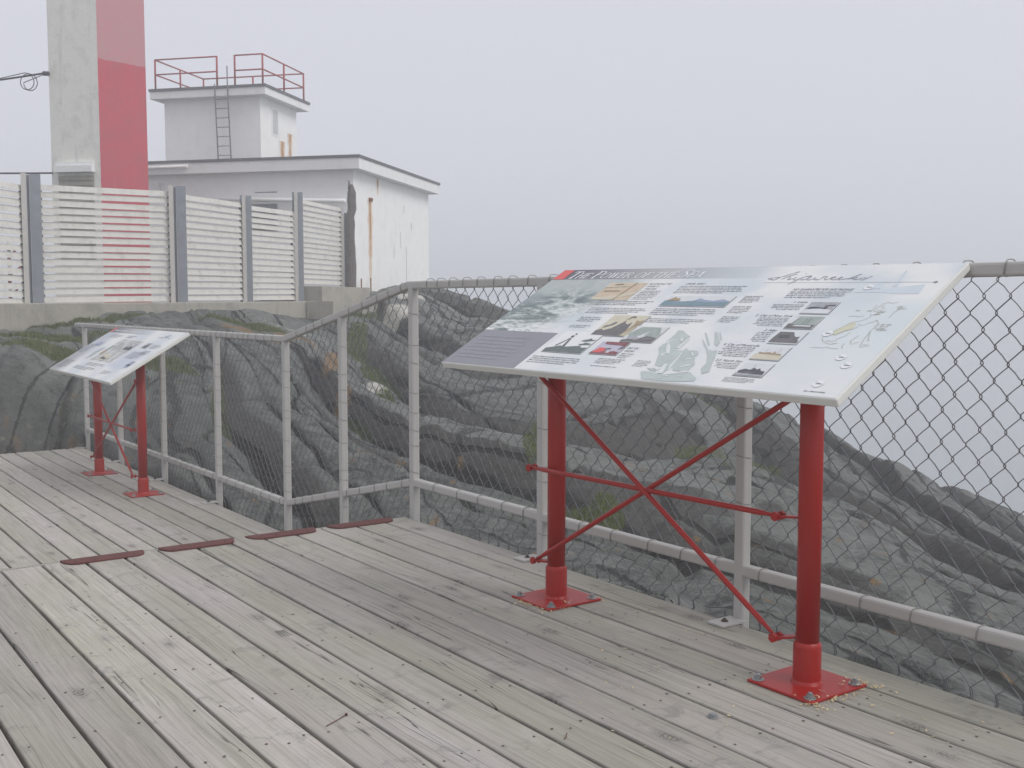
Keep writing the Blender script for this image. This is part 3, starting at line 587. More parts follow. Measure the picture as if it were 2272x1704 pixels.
        for (u0, u1, v0, v1, rows) in ((.02,.13,.4,.6,7),(.04,.2,.06,.24,6),(.40,.66,.19,.26,3),(.30,.62,.10,.17,3),(.74,.86,.10,.17,3),(.12,.30,.77,.85,3),(.36,.5,.79,.85,2),(.84,.95,.64,.72,4),(.74,.9,.42,.56,7),(.26,.33,.3,.56,9),(.84,.93,.50,.60,4)):
            (x0, y0), (x1, y1) = P(u0, v0), P(u1, v1); greek(g, x0, x1, y0, y1, rows, Z2)
        g.build('body_lettering', M['inklight'], pan)
        t = MB(); x, y = P(.05, .905); greek(t, x, x+.4*L, y, y+.055*Wd, 1, Z2, last=1); t.build('title_lettering', M['title'], pan)
        s = MB(); 
        for q in ([(.80,.85),(.83,.87),(.86,.91),(.84,.87),(.88,.865),(.91,.85)], [(.82,.88),(.86,.92),(.88,.9)], [(.75,.86),(.78,.865),(.80,.86)]):
            ribbon(s, [P(*p) for p in q], .007, Z2)
        s.build('script_lettering', M['script'], pan)
        photo(.75, .63, .81, .74, ['greyphoto', 'black'], [(3, [(0,.0),(1,.0),(1,.5),(.6,.8),(.3,.5),(0,.6)])])
        photo(.892, .27, .938, .39, ['blue2', 'ink'], [(3, [(0,.2),(1,.2),(1,.5),(0,.5)])])
        photo(.09, .57, .186, .68, ['lilac', 'blue2', 'black'], [(3, [(0,.0),(1,.0),(1,.6),(.5,.8),(0,.4)]), (4, [(.1,.1),(.5,.1),(.4,.3)])])
        photo(.36, .42, .395, .62, ['greenphoto', 'brown'], [(3, [(0,0),(1,0),(1,.4),(0,.5)])])
        photo(.56, .56, .66, .70, ['greyphoto', 'ink', 'white'], [(3, [(0,0),(1,0),(1,.3),(.6,.6),(.3,.35),(0,.5)]), (4, [(.4,.7),(.7,.75),(.7,.85),(.4,.8)])])
        photo(.44, .32, .56, .44, ['sepia', 'ink'], [(3, [(.1,.2),(.9,.1),(.8,.5),(.5,.4),(.3,.7)])])
    return pan
M['schooner'] = simple('pale schooner ink', (.60, .66, .70), .6, .2, .06, 14)
M['wreck'] = simple('pale green grey drawing ink', (.50, .555, .54), .6, .2, .14, 16)
M['wreckl'] = simple('pale drawing highlight ink', (.70, .74, .72), .6, .2, .05, 16)

def info_sign(loc, yaw, tilt, L, Wd, posts, base_z, label, big, roll=0):
    """loc: centre of the printed face; posts: (x, y) of each post"""
    cx_, cy_, cz_ = loc
    ox = sum(p[0] for p in posts)/2; oy = sum(p[1] for p in posts)/2
    sign = empty('information_sign', (ox, oy, base_z)); tag(sign, label, 'information sign', 'red framed information signs on the deck')
    pan = make_panel(sign, L, Wd, .03, big)
    n = Vector((math.cos(yaw), math.sin(yaw), 0)); a = Vector((math.sin(yaw)*math.cos(roll), -math.cos(yaw)*math.cos(roll), -math.sin(roll)))   # n: up-slope heading, a: reader's right
    Y = n*math.cos(tilt) + Vector((0, 0, math.sin(tilt))); Zv = a.cross(Y).normalized(); Y = Zv.cross(a)
    mt = Matrix.Identity(4)
    for i in range(3): mt[i][0], mt[i][1], mt[i][2] = a[i], Y[i], Zv[i]
    mt.translation = Vector((cx_-ox, cy_-oy, cz_-base_z)); pan.matrix_local = mt
    tops = []
    for (px, py) in posts:
        lx, ly = px-ox, py-oy
        # height of the panel's underside over this post
        d = Vector((px-cx_, py-cy_, 0)).dot(n); top = cz_ + d*math.tan(tilt) - .03/math.cos(tilt) - base_z
        tops.append(top)
        m = MB(); r = .0405
        m.tube([(lx, ly, .145), (lx, ly, top-.004)], r, 28)
        # cut the pipe's head to the slope of the panel
        for i_, v in enumerate(m.v):
            if v[2] > top-.05: m.v[i_] = (v[0], v[1], v[2] + ((v[0]-lx)*n.x + (v[1]-ly)*n.y)*math.tan(tilt) - .004)
        m.tube([(lx, ly, .010), (lx, ly, .138), (lx, ly, .150), (lx, ly, .156)], [.0485, .0485, .0465, .0405], 28, caps=False)
        m.tube([(lx, ly, .009), (lx, ly, .016), (lx, ly, .024)], [.058, .053, .048], 28, caps=False)
        post = m.build('post', M['red'], sign)
        bp = MB(); bp.cbox(lx-.148, lx+.148, ly-.14, ly+.14, .0015, .0115, .003); bp.build('base_plate', M['red'], post)
        for sx in (-1, 1):
            for sy in (-1, 1):
                hb = MB(); hexhead(hb, lx+sx*.118+random.uniform(-.004, .004), ly+sy*.112, .0115, .0125, .012); hb.build('bolt', M['bolt'], post)
        # saddle under the panel
        sd_ = MB(); S_ = Matrix.Translation((lx, ly, top)) @ mt.to_3x3().to_4x4(); sd_.box(-.09, .09, -.16, .16, -.013, -.004, M=S_); sd_.build('saddle_plate', M['red'], post)
    (x0, y0), (x1, y1) = [(p[0]-ox, p[1]-oy) for p in posts]      # far post first
    off = -.052
    def brace(pa, pb, lug_a, lug_b):
        m = MB(); pa, pb = Vector(pa), Vector(pb); d = (pb-pa).normalized()
        m.tube([pa, pa+d*.05, pa+d*.08, pb-d*.08, pb-d*.05, pb], [.0065, .0075, .0105, .0105, .0075, .0065], 12)
        br = m.build('brace', M['red'], sign)
        for p, g in ((pa, lug_a), (pb, lug_b)):
            lg = MB(); g = Vector(g)
            lg.tube([p, g], .0075, 8, prof=[(-.016, -.004), (.016, -.004), (.016, .004), (-.016, .004)], smooth=False)
            lg.build('lug', M['red'], br)
            bt = MB(); q = p - Vector((.006, 0, 0))
            bt.tube([q+Vector((-.016, 0, 0)), q+Vector((-.004, 0, 0))], .0175, 6, up=(0, 0, 1), smooth=False)
            bt.tube([q+Vector((-.004, 0, 0)), q+Vector((.026, 0, 0))], .0085, 8, up=(0, 0, 1))
            bt.tube([q+Vector((.018, 0, 0)), q+Vector((.030, 0, 0))], .0165, 6, up=(0, 0, 1), smooth=False)
            bt.build('bolt', M['red'], br)
    mid = .578
    brace((x0+off, y0+.115, mid+.008), (x1+off, y1+.095, mid+.008), (x0, y0+.03, mid+.008), (x1, y1+.03, mid+.008))
    brace((x0+off-.012, y0+.095, 1.04), (x1+off-.012, y1+.085, .16), (x0, y0, .985), (x1, y1+.03, .165))
    brace((x0+off+.012, y0+.10, .165), (x1+off+.012, y1-.015, 1.04), (x0, y0+.03, .165), (x1, y1+.03, .985))
    return sign
info_sign((2.911, 3.032, 1.2634), .0534, R(30), 2.0206, .8326, [(2.925, 3.745), (2.968, 2.383)], 0,
          'large information sign headed The Power of the Sea on two red posts in the foreground', True, .0107)
info_sign((2.898, 10.591, .853), -.019, R(30.9), 2.384, .805, [(2.936, 11.36), (2.936, 9.885)], FAR_Z,
          'distant tilted information sign with pale blue print on the lower deck in the background', False)

# ------------------------------------------------------------------ chain-link fence along the deck edge
FX = 3.362
POSTS = [(-1.25, 0), (.17, 0), (1.60, 0), (3.045, 0), (4.42, 0), (5.735, 0), (6.70, 1), (7.65, 2), (9.11, 2), (10.6, 2), (12.09, 2), (13.50, 2)]
def rail_top(y): return 1.44 if y <= 5.735 else (1.05 if y >= 7.65 else 1.44 + (y-5.735)/(7.65-5.735)*(1.05-1.44))
def rail_low(y): return .215 if y <= 5.735 else (-.205 if y >= 7.65 else .215 + (y-5.735)/(7.65-5.735)*(-.42))
def deck_z(y): return 0 if y <= JOINT_Y else (FAR_Z if y >= RAMP_Y else FAR_Z*(y-JOINT_Y)/(RAMP_Y-JOINT_Y))
fence = empty('chain_link_fence', (FX, 5.7, 0)); tag(fence, 'grey pipe and chain link fence stepping down along the seaward edge of the deck', 'fence')
T = Vector((-FX, -5.7, 0)); TM = Matrix.Translation(T)
def place(mb, name, mat, parent=fence):
    mb.v = [(x-FX, y-5.7, z) for x, y, z in mb.v]; return mb.build(name, mat, parent)
SQ = sqprof(.048, .010); SQP = sqprof(.052, .011)
for y, _ in POSTS:
    m = MB(); top = rail_top(y)-.02
    m.tube([(FX, y, deck_z(y)-.34), (FX, y, top)], .026, prof=SQP, up=(1, 0, 0))
    p = place(m, 'fence_post', M['galv'])
    if y < 5 or y > 7.7:
        b = MB(); z = deck_z(y); b.cbox(FX-.157, FX-.022, y-.045, y+.045, z+.002, z+.012, .002); b.v = [(a-FX, c-5.7, d) for a, c, d in b.v]
        bo = b.build('foot_plate', M['galv'], p)
        b = MB(); hexhead(b, FX-.10-FX, y-5.7, z+.012, .009, .007); b.build('bolt', M['nail'], p)
for fn, nm, runs in ((rail_top, 'top_rail', [(-1.8, 5.775), (5.778, 7.647), (7.65, 13.86)]), (rail_low, 'lower_rail', [(-1.8, 5.71), (5.762, 6.67), (6.73, 7.62), (7.68, 13.45)])):
    for a, b in runs:
        m = MB(); ys = [a, b] if nm == 'lower_rail' or b < 7 or a > 7 else [a, b]
        m.tube([(FX, a, fn(a)), (FX, b, fn(b))], .024, prof=SQ, up=(0, 0, 1)); place(m, nm, M['galv'])
# woven wire: every wire zigzags and hooks round its neighbours
def chain_link(y0, y1, ztop, zbot, py, pz):
    m = MB(); XW = FX + .034; ncol = int(round((y1-y0)/py)); r = .0021
    for i in range(ncol+1):
        pts = []; yc = y0 + i*py; nrow = int(round((ztop(yc)-zbot(yc))/(pz/2)))
        sh = random.uniform(-.003, .003)
        for k in range(nrow+1):
            s = 1 if (k+i) % 2 == 0 else -1
            y = yc + s*(py/2+.0028); yy = y + sh; z = ztop(yc) - k*pz/2 + random.uniform(-.0012, .0012) + (ztop(yy)-ztop(yc))
            bul = .0045
            if k > 0:
                pz_ = z + pz*.25; pts.append((XW+.0004*s, yc+sh-.0012, pz_ + .002)); pts.append((XW-.0032, yy - s*.0078, z+.0105)); 
            pts.append((XW, yy, z+.004)); pts.append((XW+.0005, yy, z-.004))
            if k < nrow: pts.append((XW+.0032, yy - s*.0078, z-.0105))
        a = pts[0]; pts.insert(0, (a[0]+.004, a[1]-.008, a[2]+.006))
        e = pts[-1]; pts.append((e[0]+.003, e[1]-.003, e[2]-.022)); pts.append((e[0]-.003, e[1]+.006, e[2]-.036))
        m.tube(pts, r, 4, caps=False)
    return place(m, 'wire_mesh', M['wire'])
chain_link(-1.75, 5.66, lambda y: 1.405, lambda y: -.02, .0475, .1125)
chain_link(5.79, 7.60, lambda y: rail_top(y)-.03, lambda y: deck_z(min(max(y, JOINT_Y), RAMP_Y))+.02, .0475, .1125)
chain_link(7.70, 13.6, lambda y: 1.018, lambda y: FAR_Z+.0, .0475, .1125)
# tie wires
def tie_mesh(w, closed_tail=True):
    m = MB(); a = w/2+.003; pts = []
    for q in range(13):
        an = math.pi*2*q/12 + .6; c, s = math.cos(an), math.sin(an); k = 1/max(abs(c), abs(s)); k = k*.75+.28
        pts.append((a*c*k, .0022*q-.013, a*s*k))
    pts += [(pts[-1][0]+.012, pts[-1][1]+.012, pts[-1][2]-.010), (pts[-1][0]+.022, pts[-1][1]+.004, pts[-1][2]-.02)]
    m.tube(pts, .0023, 5); return m
ties = []
def tie(y, z, axis='Y', slope=0.0): ties.append((y, z, axis, slope))
for a, b, st in ((-1.6, 5.55, .155), (5.85, 7.5, .16), (7.7, 13.8, .135)):
    y = a
    while y < b:
        if min(abs(y-p[0]) for p in POSTS) > .05:
            sl = 0 if not 5.7 < y < 7.65 else 1
            tie(y, rail_top(y), 'Y', -.204 if sl else 0)
        y += st*random.uniform(.75, 1.3)
for a, b, st in ((-1.6, 5.55, .22), (5.85, 7.5, .17), (7.75, 13.4, .17)):
    y = a
    while y < b:
        if min(abs(y-p[0]) for p in POSTS) > .06:
            tie(y, rail_low(y), 'Y', -.22 if 5.7 < y < 7.65 else 0)
        y += st*random.uniform(.8, 1.25)
for y, _ in POSTS:
    z0 = deck_z(y); n = 9 if y > 5 else 5
    for k in range(n):
        z = z0+.1+(rail_top(y)-z0-.25)*(k+random.uniform(.0, .8))/n
        if abs(z-rail_low(y)) > .05: tie(y, z, 'Z')
ties.sort(key=lambda t: (t[0] < 1.2, math.hypot(t[0], FX)))
base = tie_mesh(.048).build('wire_tie', M['tie'], fence); me_tie = base.data
rest = MB()
for i, (y, z, ax, sl) in enumerate(ties):
    mt = Matrix.Translation((0, y-5.7, z))
    if ax == 'Z': mt = mt @ Matrix.Rotation(R(90), 4, 'X')
    elif sl: mt = mt @ Matrix.Rotation(math.atan(sl), 4, 'X')
    mt = mt @ Matrix.Rotation(random.uniform(-.12, .12), 4, 'Z')
    if i < 99:
        if i == 0: base.matrix_local = mt; continue
        c = base.copy(); col.objects.link(c); c.parent = fence; c.matrix_local = mt
    else:
        rest.add([mt @ v.co for v in me_tie.vertices], [list(p.vertices) for p in me_tie.polygons], 0, True)
ro = rest.build('wire_tie', M['tie'], fence); ro['kind'] = 'stuff'

# ------------------------------------------------------------------ litter on the deck
e = MB()
def chips(cx_, cy_, n, sx, sy, z=.001, big=1.0):
    for _ in range(n):
        x = cx_+random.gauss(0, sx); y = cy_+random.gauss(0, sy); r = random.uniform(.0025, .0075)*big; a = random.random()*6.28
        if x > EDGE-.01: continue
        zz = z+random.uniform(0, .003)
        u = Vector((math.cos(a), math.sin(a), random.uniform(-.3, .5)))*r; v = Vector((-math.sin(a), math.cos(a), random.uniform(-.3, .5)))*r*.5
        p = Vector((x, y, zz+.003)); w = Vector((0, 0, .0012))
        q = [p-u-v, p+u-v*.4, p+u*.8+v, p-u*.7+v]
        e.add([*q, *[k+w for k in q]], [(0,1,2,3), (4,5,6,7), (0,1,5,4), (1,2,6,5), (2,3,7,6), (3,0,4,7)])
chips(2.83, 2.23, 34, .02, .035); chips(2.97, 2.225, 26, .07, .012); chips(3.12, 2.27, 40, .02, .03); chips(3.09, 2.27, 18, .025, .02, .0115); chips(2.86, 2.27, 14, .03, .02, .0115)
chips(2.76, 3.72, 40, .014, .06); chips(2.84, 3.6, 14, .05, .012); chips(2.88, 3.67, 8, .05, .03, .0115); chips(3.1, 3.62, 8, .03, .02); chips(2.85, 3.1, 10, .15, .3); chips(2.6, 2.5, 22, .25, .3, big=.9); chips(3.0, 2.0, 14, .12, .12)
chips(3.02, 3.35, 12, .06, .12); chips(2.4, 3.2, 8, .5, .6, big=.7)
M['chip'] = simple('fresh wood shavings', (.68, .55, .33), .8, .2, .15, 60)
tag(e.build('wood_shavings', M['chip']), 'fresh yellow drill shavings scattered on the boards around the near sign posts', 'wood shavings', kind='stuff')
ln = MB(); ln.tube([(1.440, 3.012, .003), (1.49, 3.036, .0032), (1.532, 3.058, .004)], .0016, 6)
ln.tube([(1.532, 3.058, .004), (1.535, 3.0595, .0042)], .0052, 8); ln.v = [(x-1.49, y-3.03, z) for x, y, z in ln.v]
o = ln.build('loose_nail', M['rustnail']); o.location = (1.49, 3.03, .001); tag(o, 'loose rusty nail lying across a near deck board', 'nail')
ln = MB(); ln.tube([(0, 0, 0), (.02, .012, 0), (.034, .03, .002), (.042, .034, .003)], .0018, 6)
o = ln.build('loose_nail', M['rustnail']); o.scale = (.8, .8, .8); o.location = (1.985, 2.50, .003); tag(o, 'bent dark nail sticking out of a board at the bottom edge of the photo', 'nail')
nb = MB(); nb.tube([(0, 0, 0), (0, 0, .010)], .014, 6, smooth=False); nb.tube([(0, 0, .010), (0, 0, .013)], .009, 12); nb.tube([(0, 0, .0), (0, 0, .002)], .018, 14)
o = nb.build('hex_bolt', M['bolt']); o.location = (2.485, 2.364, .001); tag(o, 'grey hexagon bolt head in the open deck left of the near red post', 'bolt')
# broken-out knot hole beside a seam
kh = MB(); rnd = [random.uniform(.75, 1.2) for _ in range(14)]
pts = [(.030*math.cos(q*math.pi/7)*rnd[q], .046*math.sin(q*math.pi/7)*rnd[q]*.9) for q in range(14)]
kh.add([(x, y, .0012) for x, y in pts], [list(range(14))]); 
for q in range(4): kh.add([(-.018+q*.01, -.03, .0016), (-.014+q*.01, -.03, .0016), (-.010+q*.008, .028, .0030), (-.015+q*.008, .028, .0030)], [(0,1,2,3)], 1)
o = kh.build('knot_hole', [M['nail'], M['beam']]); o.location = (1.722, 3.985, .0); o.scale = (1.3, 1.5, 1); tag(o, 'dark broken knot hole beside a plank seam in the middle of the deck', 'knot hole')

# ------------------------------------------------------------------ buildings and fences up on the rock
def plaster(name, c, dirt=(.33,.33,.30), amt=.35, rust=None, peel=.0, scale=1.0):
    t = NT(name, .88, .2); v = t.coord(); X = t.xyz(v)
    n = t.noise(v, 3.0*scale, 6, .65); st = t.noise(t.mapp(v, (5, 5, .5)), 1.2*scale, 5, .65); fine = t.noise(v, 26*scale, 4, .6)
    col_ = t.mix(t.m('MULTIPLY', t.mr(n, .45, .75), amt), c, dirt)
    col_ = t.mix(t.m('MULTIPLY', t.mr(st, .54, .75), amt*.8), col_, tuple(x*.75 for x in dirt))
    col_ = t.mix(t.m('MULTIPLY', t.mr(fine, .5, .8), .25), col_, tuple(x*1.1 for x in dirt))
    if peel:
        pn = t.noise(v, 7*scale, 7, .75, .5); col_ = t.mix(t.mr(pn, .66-peel, .68-peel), col_, dirt)
    t.color(col_); t.bump(t.m('ADD', t.m('MULTIPLY', n, .6), t.m('MULTIPLY', fine, .4)), .03, .5); return t.mat
M['wallw'] = plaster('white painted concrete wall', (.90, .90, .89), (.70, .69, .66), .22)
M['wallside'] = plaster('white weathered side wall', (.90, .90, .88), (.66, .65, .61), .25)
M['fascia'] = plaster('white roof fascia', (.84, .84, .83), (.6, .59, .55), .25)
M['felt'] = simple('dark roofing felt', (.14, .14, .15), .9, .2, .2, 10)
M['openg'] = simple('dark grey vent paint', (.22, .23, .25), .8, .2, .15, 6)
M['rust'] = simple('rusty iron', (.22, .085, .035), .9, .2, .4, 20)
M['railred'] = simple('rusty red handrail paint', (.36, .06, .055), .7, .3, .35, 20)
M['ladder'] = simple('grey iron ladder', (.20, .20, .20), .7, .3, .2, 20)
M['towerw'] = plaster('weathered white tower concrete', (.80, .79, .73), (.48, .47, .43), .42)
M['cable'] = simple('dark cable', (.05, .05, .055), .6, .3, .1, 20)
M['concrete'] = plaster('bare stained concrete', (.38, .36, .31), (.17, .17, .14), .5, scale=.9)
M['slat'] = plaster('dirty white slats', (.64, .625, .58), (.40, .39, .35), .5, scale=2)
M['steel'] = simple('galvanised steel post', (.26, .28, .31), .5, .4, .25, 7, 0, .2)
M['steelw'] = simple('white edged post', (.55, .53, .49), .6, .3, .15, 9)
M['driftwood'] = simple('rotten grey timber', (.19, .17, .16), .95, .1, .5, 18, .03)
def tower_red():
    t = NT('weathered red tower paint', .8, .25); v = t.coord(); X = t.xyz(v)
    n = t.noise(v, 2.2, 6, .65); f = t.noise(v, 14, 5, .7); st = t.noise(t.mapp(v, (6, 6, .7)), 1.5, 5, .6)
    c = t.mix(t.mr(n, .35, .7), (.54, .085, .115), (.47, .10, .12))
    c = t.mix(t.m('MULTIPLY', t.mr(f, .62, .75), .5), c, (.55, .36, .36))
    c = t.mix(t.m('MULTIPLY', t.mr(st, .60, .75), .3), c, (.50, .28, .28))
    h = t.m('ADD', X[2], t.m('MULTIPLY', t.m('SUBTRACT', t.noise(t.mapp(v, (3, 3, .2)), 2, 3), .5), .10))
    pale = t.mix(n, (.56, .22, .245), (.50, .28, .29)); c = t.mix(t.mr(h, 6.70, 6.73), c, t.mix(t.mr(f, .5, .8), pale, (.40, .30, .30)))
    t.color(c); t.bump(n, .03, .4); return t.mat
M['towerr'] = tower_red()
M['towerr2'] = M['towerr']

# concrete and plaster building, one storey with a lookout room
def Bm(r, f): v = W(r, f); return v
bA = R(-13.5)
b0 = Bm(-3.98, 28.37); RZ = -YAW + bA
bld = empty('fog_station_building', (b0.x, b0.y, 1.0), RZ); tag(bld, 'white flat roofed concrete building with a lookout room and red railings on top', 'building')
ZR = 5.15-1.0
def add(name, f, mats, parent=bld):
    m = MB(); f(m); return m.build(name, mats, parent)
Lf, Ws = 7.9, 7.0
def walls(m):   # side walls and front, with an opening for the vent
    x0, x1, y0, y1 = -Lf, -.28, .28, Ws-.3; t = .25
    m.box(x0, x1, y0, y0+t, 0, ZR-.36)
    m.box(x0, x1, y1-t, y1, 0, ZR-.36); m.box(x0, x0+t, y0+t, y1-t, 0, ZR-.36)
add('wall', walls, M['wallw'])
sw = add('side_wall', lambda m: m.box(-.283-.25+.003, -.277, .281, Ws-.301, -.2, ZR-.362), M['wallside'])
add('roof', lambda m: (m.box(-Lf-.28, 0, 0, Ws, ZR-.36, ZR-.075), m.box(-Lf-.2, -.2, .2, Ws-.2, ZR-.078, ZR-.02)), M['fascia'])
add('roof_edge', lambda m: m.box(-Lf-.30, .025, -.025, Ws+.02, ZR-.073, ZR), M['felt'])
vt = add('vent', lambda m: (m.box(-3.22, -2.45, .20, .277, 2.25, 2.95), [m.box(-3.2, -2.47, .175, .198, 2.28+k*.11, 2.32+k*.11) for k in range(6)]), M['openg'])
add('pipe', lambda m: m.tube([(-4.1, .14, 3.10), (-.45, .15, 2.98)], .055, 10), M['wallw'])
add('gutter', lambda m: m.tube([(-6.9, -.07, ZR-.20), (-4.9, -.07, ZR-.17)], .045, 10), M['fascia'])
def streak_mat(ca=(.42, .19, .07), cb=(.60, .42, .26)):
    t = NT('rust stain', .95, .1); v = t.coord(); t.color(t.mix(t.mr(t.noise(t.mapp(v, (20, 20, 2)), 1, 5, .6), .4, .65), ca, cb)); return t.mat
M['streak'] = streak_mat(); M['streak2'] = streak_mat((.70, .52, .38), (.84, .74, .62))
def stain(x, y, z0, z1, w, parent, name='rust_stain', face='X'):
    m = MB(); n = 14; L_ = []; R_ = []
    for k in range(n):
        t = k/(n-1); z = z1+(z0-z1)*t; ww = w*(1-t)**.5*random.uniform(.6, 1.1)+.008; o = random.uniform(-.008, .008)
        L_.append((x, y+o-ww/2, z)); R_.append((x, y+o+ww/2, z))
    m.add(L_+R_, [(k, n+k, n+k+1, k+1) for k in range(n-1)], 1)
    m.add([(x+.002, y+(p[1]-y)*.42, z1+(p[2]-z1)*.7) for p in L_+R_], [(k, n+k, n+k+1, k+1) for k in range(n-1)], 0)
    return m.build(name, [M['streak'], M['streak2']], parent)
sx = -.277+.003
stain(sx, 1.5, .75, 3.12, .46, sw); stain(sx, 2.1, 3.3, 3.75, .22, sw)
add('wall_bracket', lambda m: (m.box(-6.02, -5.92, .20, .278, 3.25, 3.6), m.box(-6.0, -5.94, .12, .198, 3.5, 3.58)), M['fascia'])
add('plaster_scar', lambda m: m.box(-3.1, -2.45, .2765, .2775, 3.25, 3.28), M['steel'])
add('drain_pipe', lambda m: m.tube([(-.30, 1.45, 3.13), (-.19, 1.45, 3.11)], .055, 10), M['rust'])
add('wall_crack', lambda m: [m.box(sx, sx+.003, y-.008, y+.008, z, z+h) for y, z, h in ((4.3, 2.95, .25), (5.0, 2.5, .25), (4.95, 2.62, .04), (3.4, 1.6, .4), (4.0, 1.9, .5), (4.5, .9, 1.1))], M['openg'], sw)
add('iron_stub', lambda m: (m.tube([(-.18, .55, .55), (-.18, .55, .95)], .018, 8), m.tube([(-.18, 1.25, .5), (-.18, 1.25, .98)], .018, 8)), M['rust'])
# lookout room
cx0, cx1, cy0, cy1 = -3.79-3.7, -3.79, 2.38, 2.38+3.05; ct = 7.59-1.0
lw = add('lookout_wall', lambda m: m.box(cx0+.3, cx1-.3, cy0+.28, cy1-.3, ZR-.02, ct-.29), M['wallw'])
ls = add('lookout_side_wall', lambda m: m.box(cx1-.305, cx1-.296, cy0+.277, cy1-.303, ZR-.02, ct-.291), M['wallside'])
add('lookout_roof', lambda m: m.box(cx0, cx1, cy0, cy1, ct-.29, ct-.078), M['fascia'])
add('lookout_roof_edge', lambda m: m.box(cx0-.03, cx1+.03, cy0-.03, cy1+.03, ct-.075, ct), M['felt'])
wx = cx1-.292
lwn = add('lookout_window', lambda m: (m.box(wx-.02, wx+.01, cy0+1.0, cy0+1.46, 6.29-1.0, 7.12-1.0),), M['wallw'])
add('pane', lambda m: m.box(wx+.011, wx+.016, cy0+1.06, cy0+1.40, 6.34-1.0, 7.06-1.0), simple('pale grey blanked window', (.55, .56, .56), .5, .3, .1, 5), lwn)
stain(cx1-.290, cy0+1.7, ZR+.0, ZR+1.05, .55, ls); stain(cx1-.290, cy0+2.25, ZR+.1, ZR+1.35, .42, ls)
def ladder(m):
    x0, x1, y = cx1-.3-1.27, cx1-.3-.86, cy0+.12
    for x in (x0, x1): m.tube([(x, y, ZR-.05), (x, y-.16, ct+.0), (x, y-.16, ct+.55 if x == x1 else ct+.05)], .018, 8)
    for k in range(9): z = ZR+.18+k*.27; m.tube([(x0, y-.07, z), (x1, y-.07, z)], .012, 6)
add('ladder', ladder, M['ladder'])
def rails(m):
    i = .12; a, b, c, d = cx0+i, cx1-i, cy0+i, cy1-i; z0, z1, zm = ct-.02, ct+.88, ct+.44; r = .022
    gx0, gx1 = cx1-.3-1.27, cx1-.3-.70
    for x, y in ((a, c), (gx0, c), (gx1, c), (b, c), (a, (c+d)/2), (a, d), (b, d), (b, (c+d)/2), ((a+b)/2, d)): m.tube([(x, y, z0), (x, y, z1)], .028, 8)
    for z in (z1-.01, zm):
        for p, q in (((a, c), (gx0, c)), ((gx1, c), (b, c)), ((b, c), (b, d)), ((b, d), (a, d)), ((a, d), (a, c))): m.tube([(*p, z), (*q, z)], r, 8)
add('railing', rails, M['railred'])

# six sided tower
az = math.atan2((228-1106)/2329, 1); d = 27.25
tw = W(d*math.sin(az), d*math.cos(az)); tower = empty('light_tower', (tw.x, tw.y, 0), -(YAW+az)); tag(tower, 'tall six sided concrete tower with alternating white and red faces', 'tower')
a = 1.19
def hexagon(k, z, s=1.0): an = -math.pi/2 + k*math.pi/3; return (a*s*math.cos(an), a*s*math.sin(an), z)
m = MB()
for k in range(6):
    zs = np.linspace(.6, 11.2, 30); vs = []
    for z in zs: vs += [hexagon(k, z), hexagon(k+1, z)]
    m.add(vs, [(2*i, 2*i+1, 2*i+3, 2*i+2) for i in range(29)], k % 2)
m.add([hexagon(k, 11.2) for k in range(6)], [range(6)], 0)
m.build('shaft', [M['towerr'], M['towerw']], tower)
# ledge hood and louvred opening on the left-hand white face
p0, p1 = Vector(hexagon(5, 0)), Vector(hexagon(6, 0)); ex = (p1-p0).normalized(); ey = ((p0+p1)/2).normalized()
F_ = Matrix(((ex.x, ey.x, 0, p0.x), (ex.y, ey.y, 0, p0.y), (0, 0, 1, 0), (0, 0, 0, 1)))
mm = MB(); mm.box(.14, 1.06, .003, .16, 4.22, 4.36, M=F_); mm.box(.14, 1.06, .003, .10, 4.36, 4.44, M=F_); mm.build('ledge', M['fascia'], tower)
mm = MB(); mm.box(.17, 1.03, .003, .02, 2.2, 4.15, M=F_)
for k in range(16): mm.box(.19, 1.01, .021, .05, 2.25+k*.12, 2.30+k*.12, M=F_)
mm.build('louvre', M['concrete'], tower)
mm = MB(); mm.tube([F_ @ Vector((.0, .01, 6.42)), F_ @ Vector((-.05, .12, 6.40))], .05, 10); mm.build('cable_anchor', M['cable'], tower)
# cables
def cable(name, pts, r, label):
    o_ = Vector(pts[0]); m = MB(); m.tube([Vector(p)-o_ for p in pts], r, 6); o = m.build(name, M['cable']); o.location = o_; tag(o, label, 'cable')
    return o
anc = tower_pt = Matrix.Translation(tw) @ Matrix.Rotation(-(YAW+az), 4, 'Z') @ F_ @ Vector((.05, .10, 6.42))
far = W(-17.5, 25.5, 6.7)
pts = [far.lerp(anc, t)+Vector((0, 0, -.35*math.sin(math.pi*t))) for t in np.linspace(0, 1, 20)]
cable('overhead_cable', pts, .022, 'upper overhead cable running from the left edge of the photo to the tower')
rr, ff = W(1, 0), W(0, 1); lp = []
for k in range(40):
    t = k/39; an = t*math.pi*3.6; lp.append(anc + rr*(-.38-.17*math.cos(an)-.14*t) + Vector((0, 0, -.22-.18*math.sin(an)+.04*t)) + ff*(.02*t))
lp = [anc] + lp + [pts[-5]]
cable('cable_coil', lp, .010, 'loops of slack cable hanging beside the tower')
an2 = Matrix.Translation(tw) @ Matrix.Rotation(-(YAW+az), 4, 'Z') @ F_ @ Vector((.03, .02, 4.22))
far2 = W(-16.0, 23, 4.36)
cable('overhead_cable', [far2.lerp(an2, t)+Vector((0, 0, -.12*math.sin(math.pi*t))) for t in np.linspace(0, 1, 16)], .02, 'lower cable just above the slatted fence at the left edge')

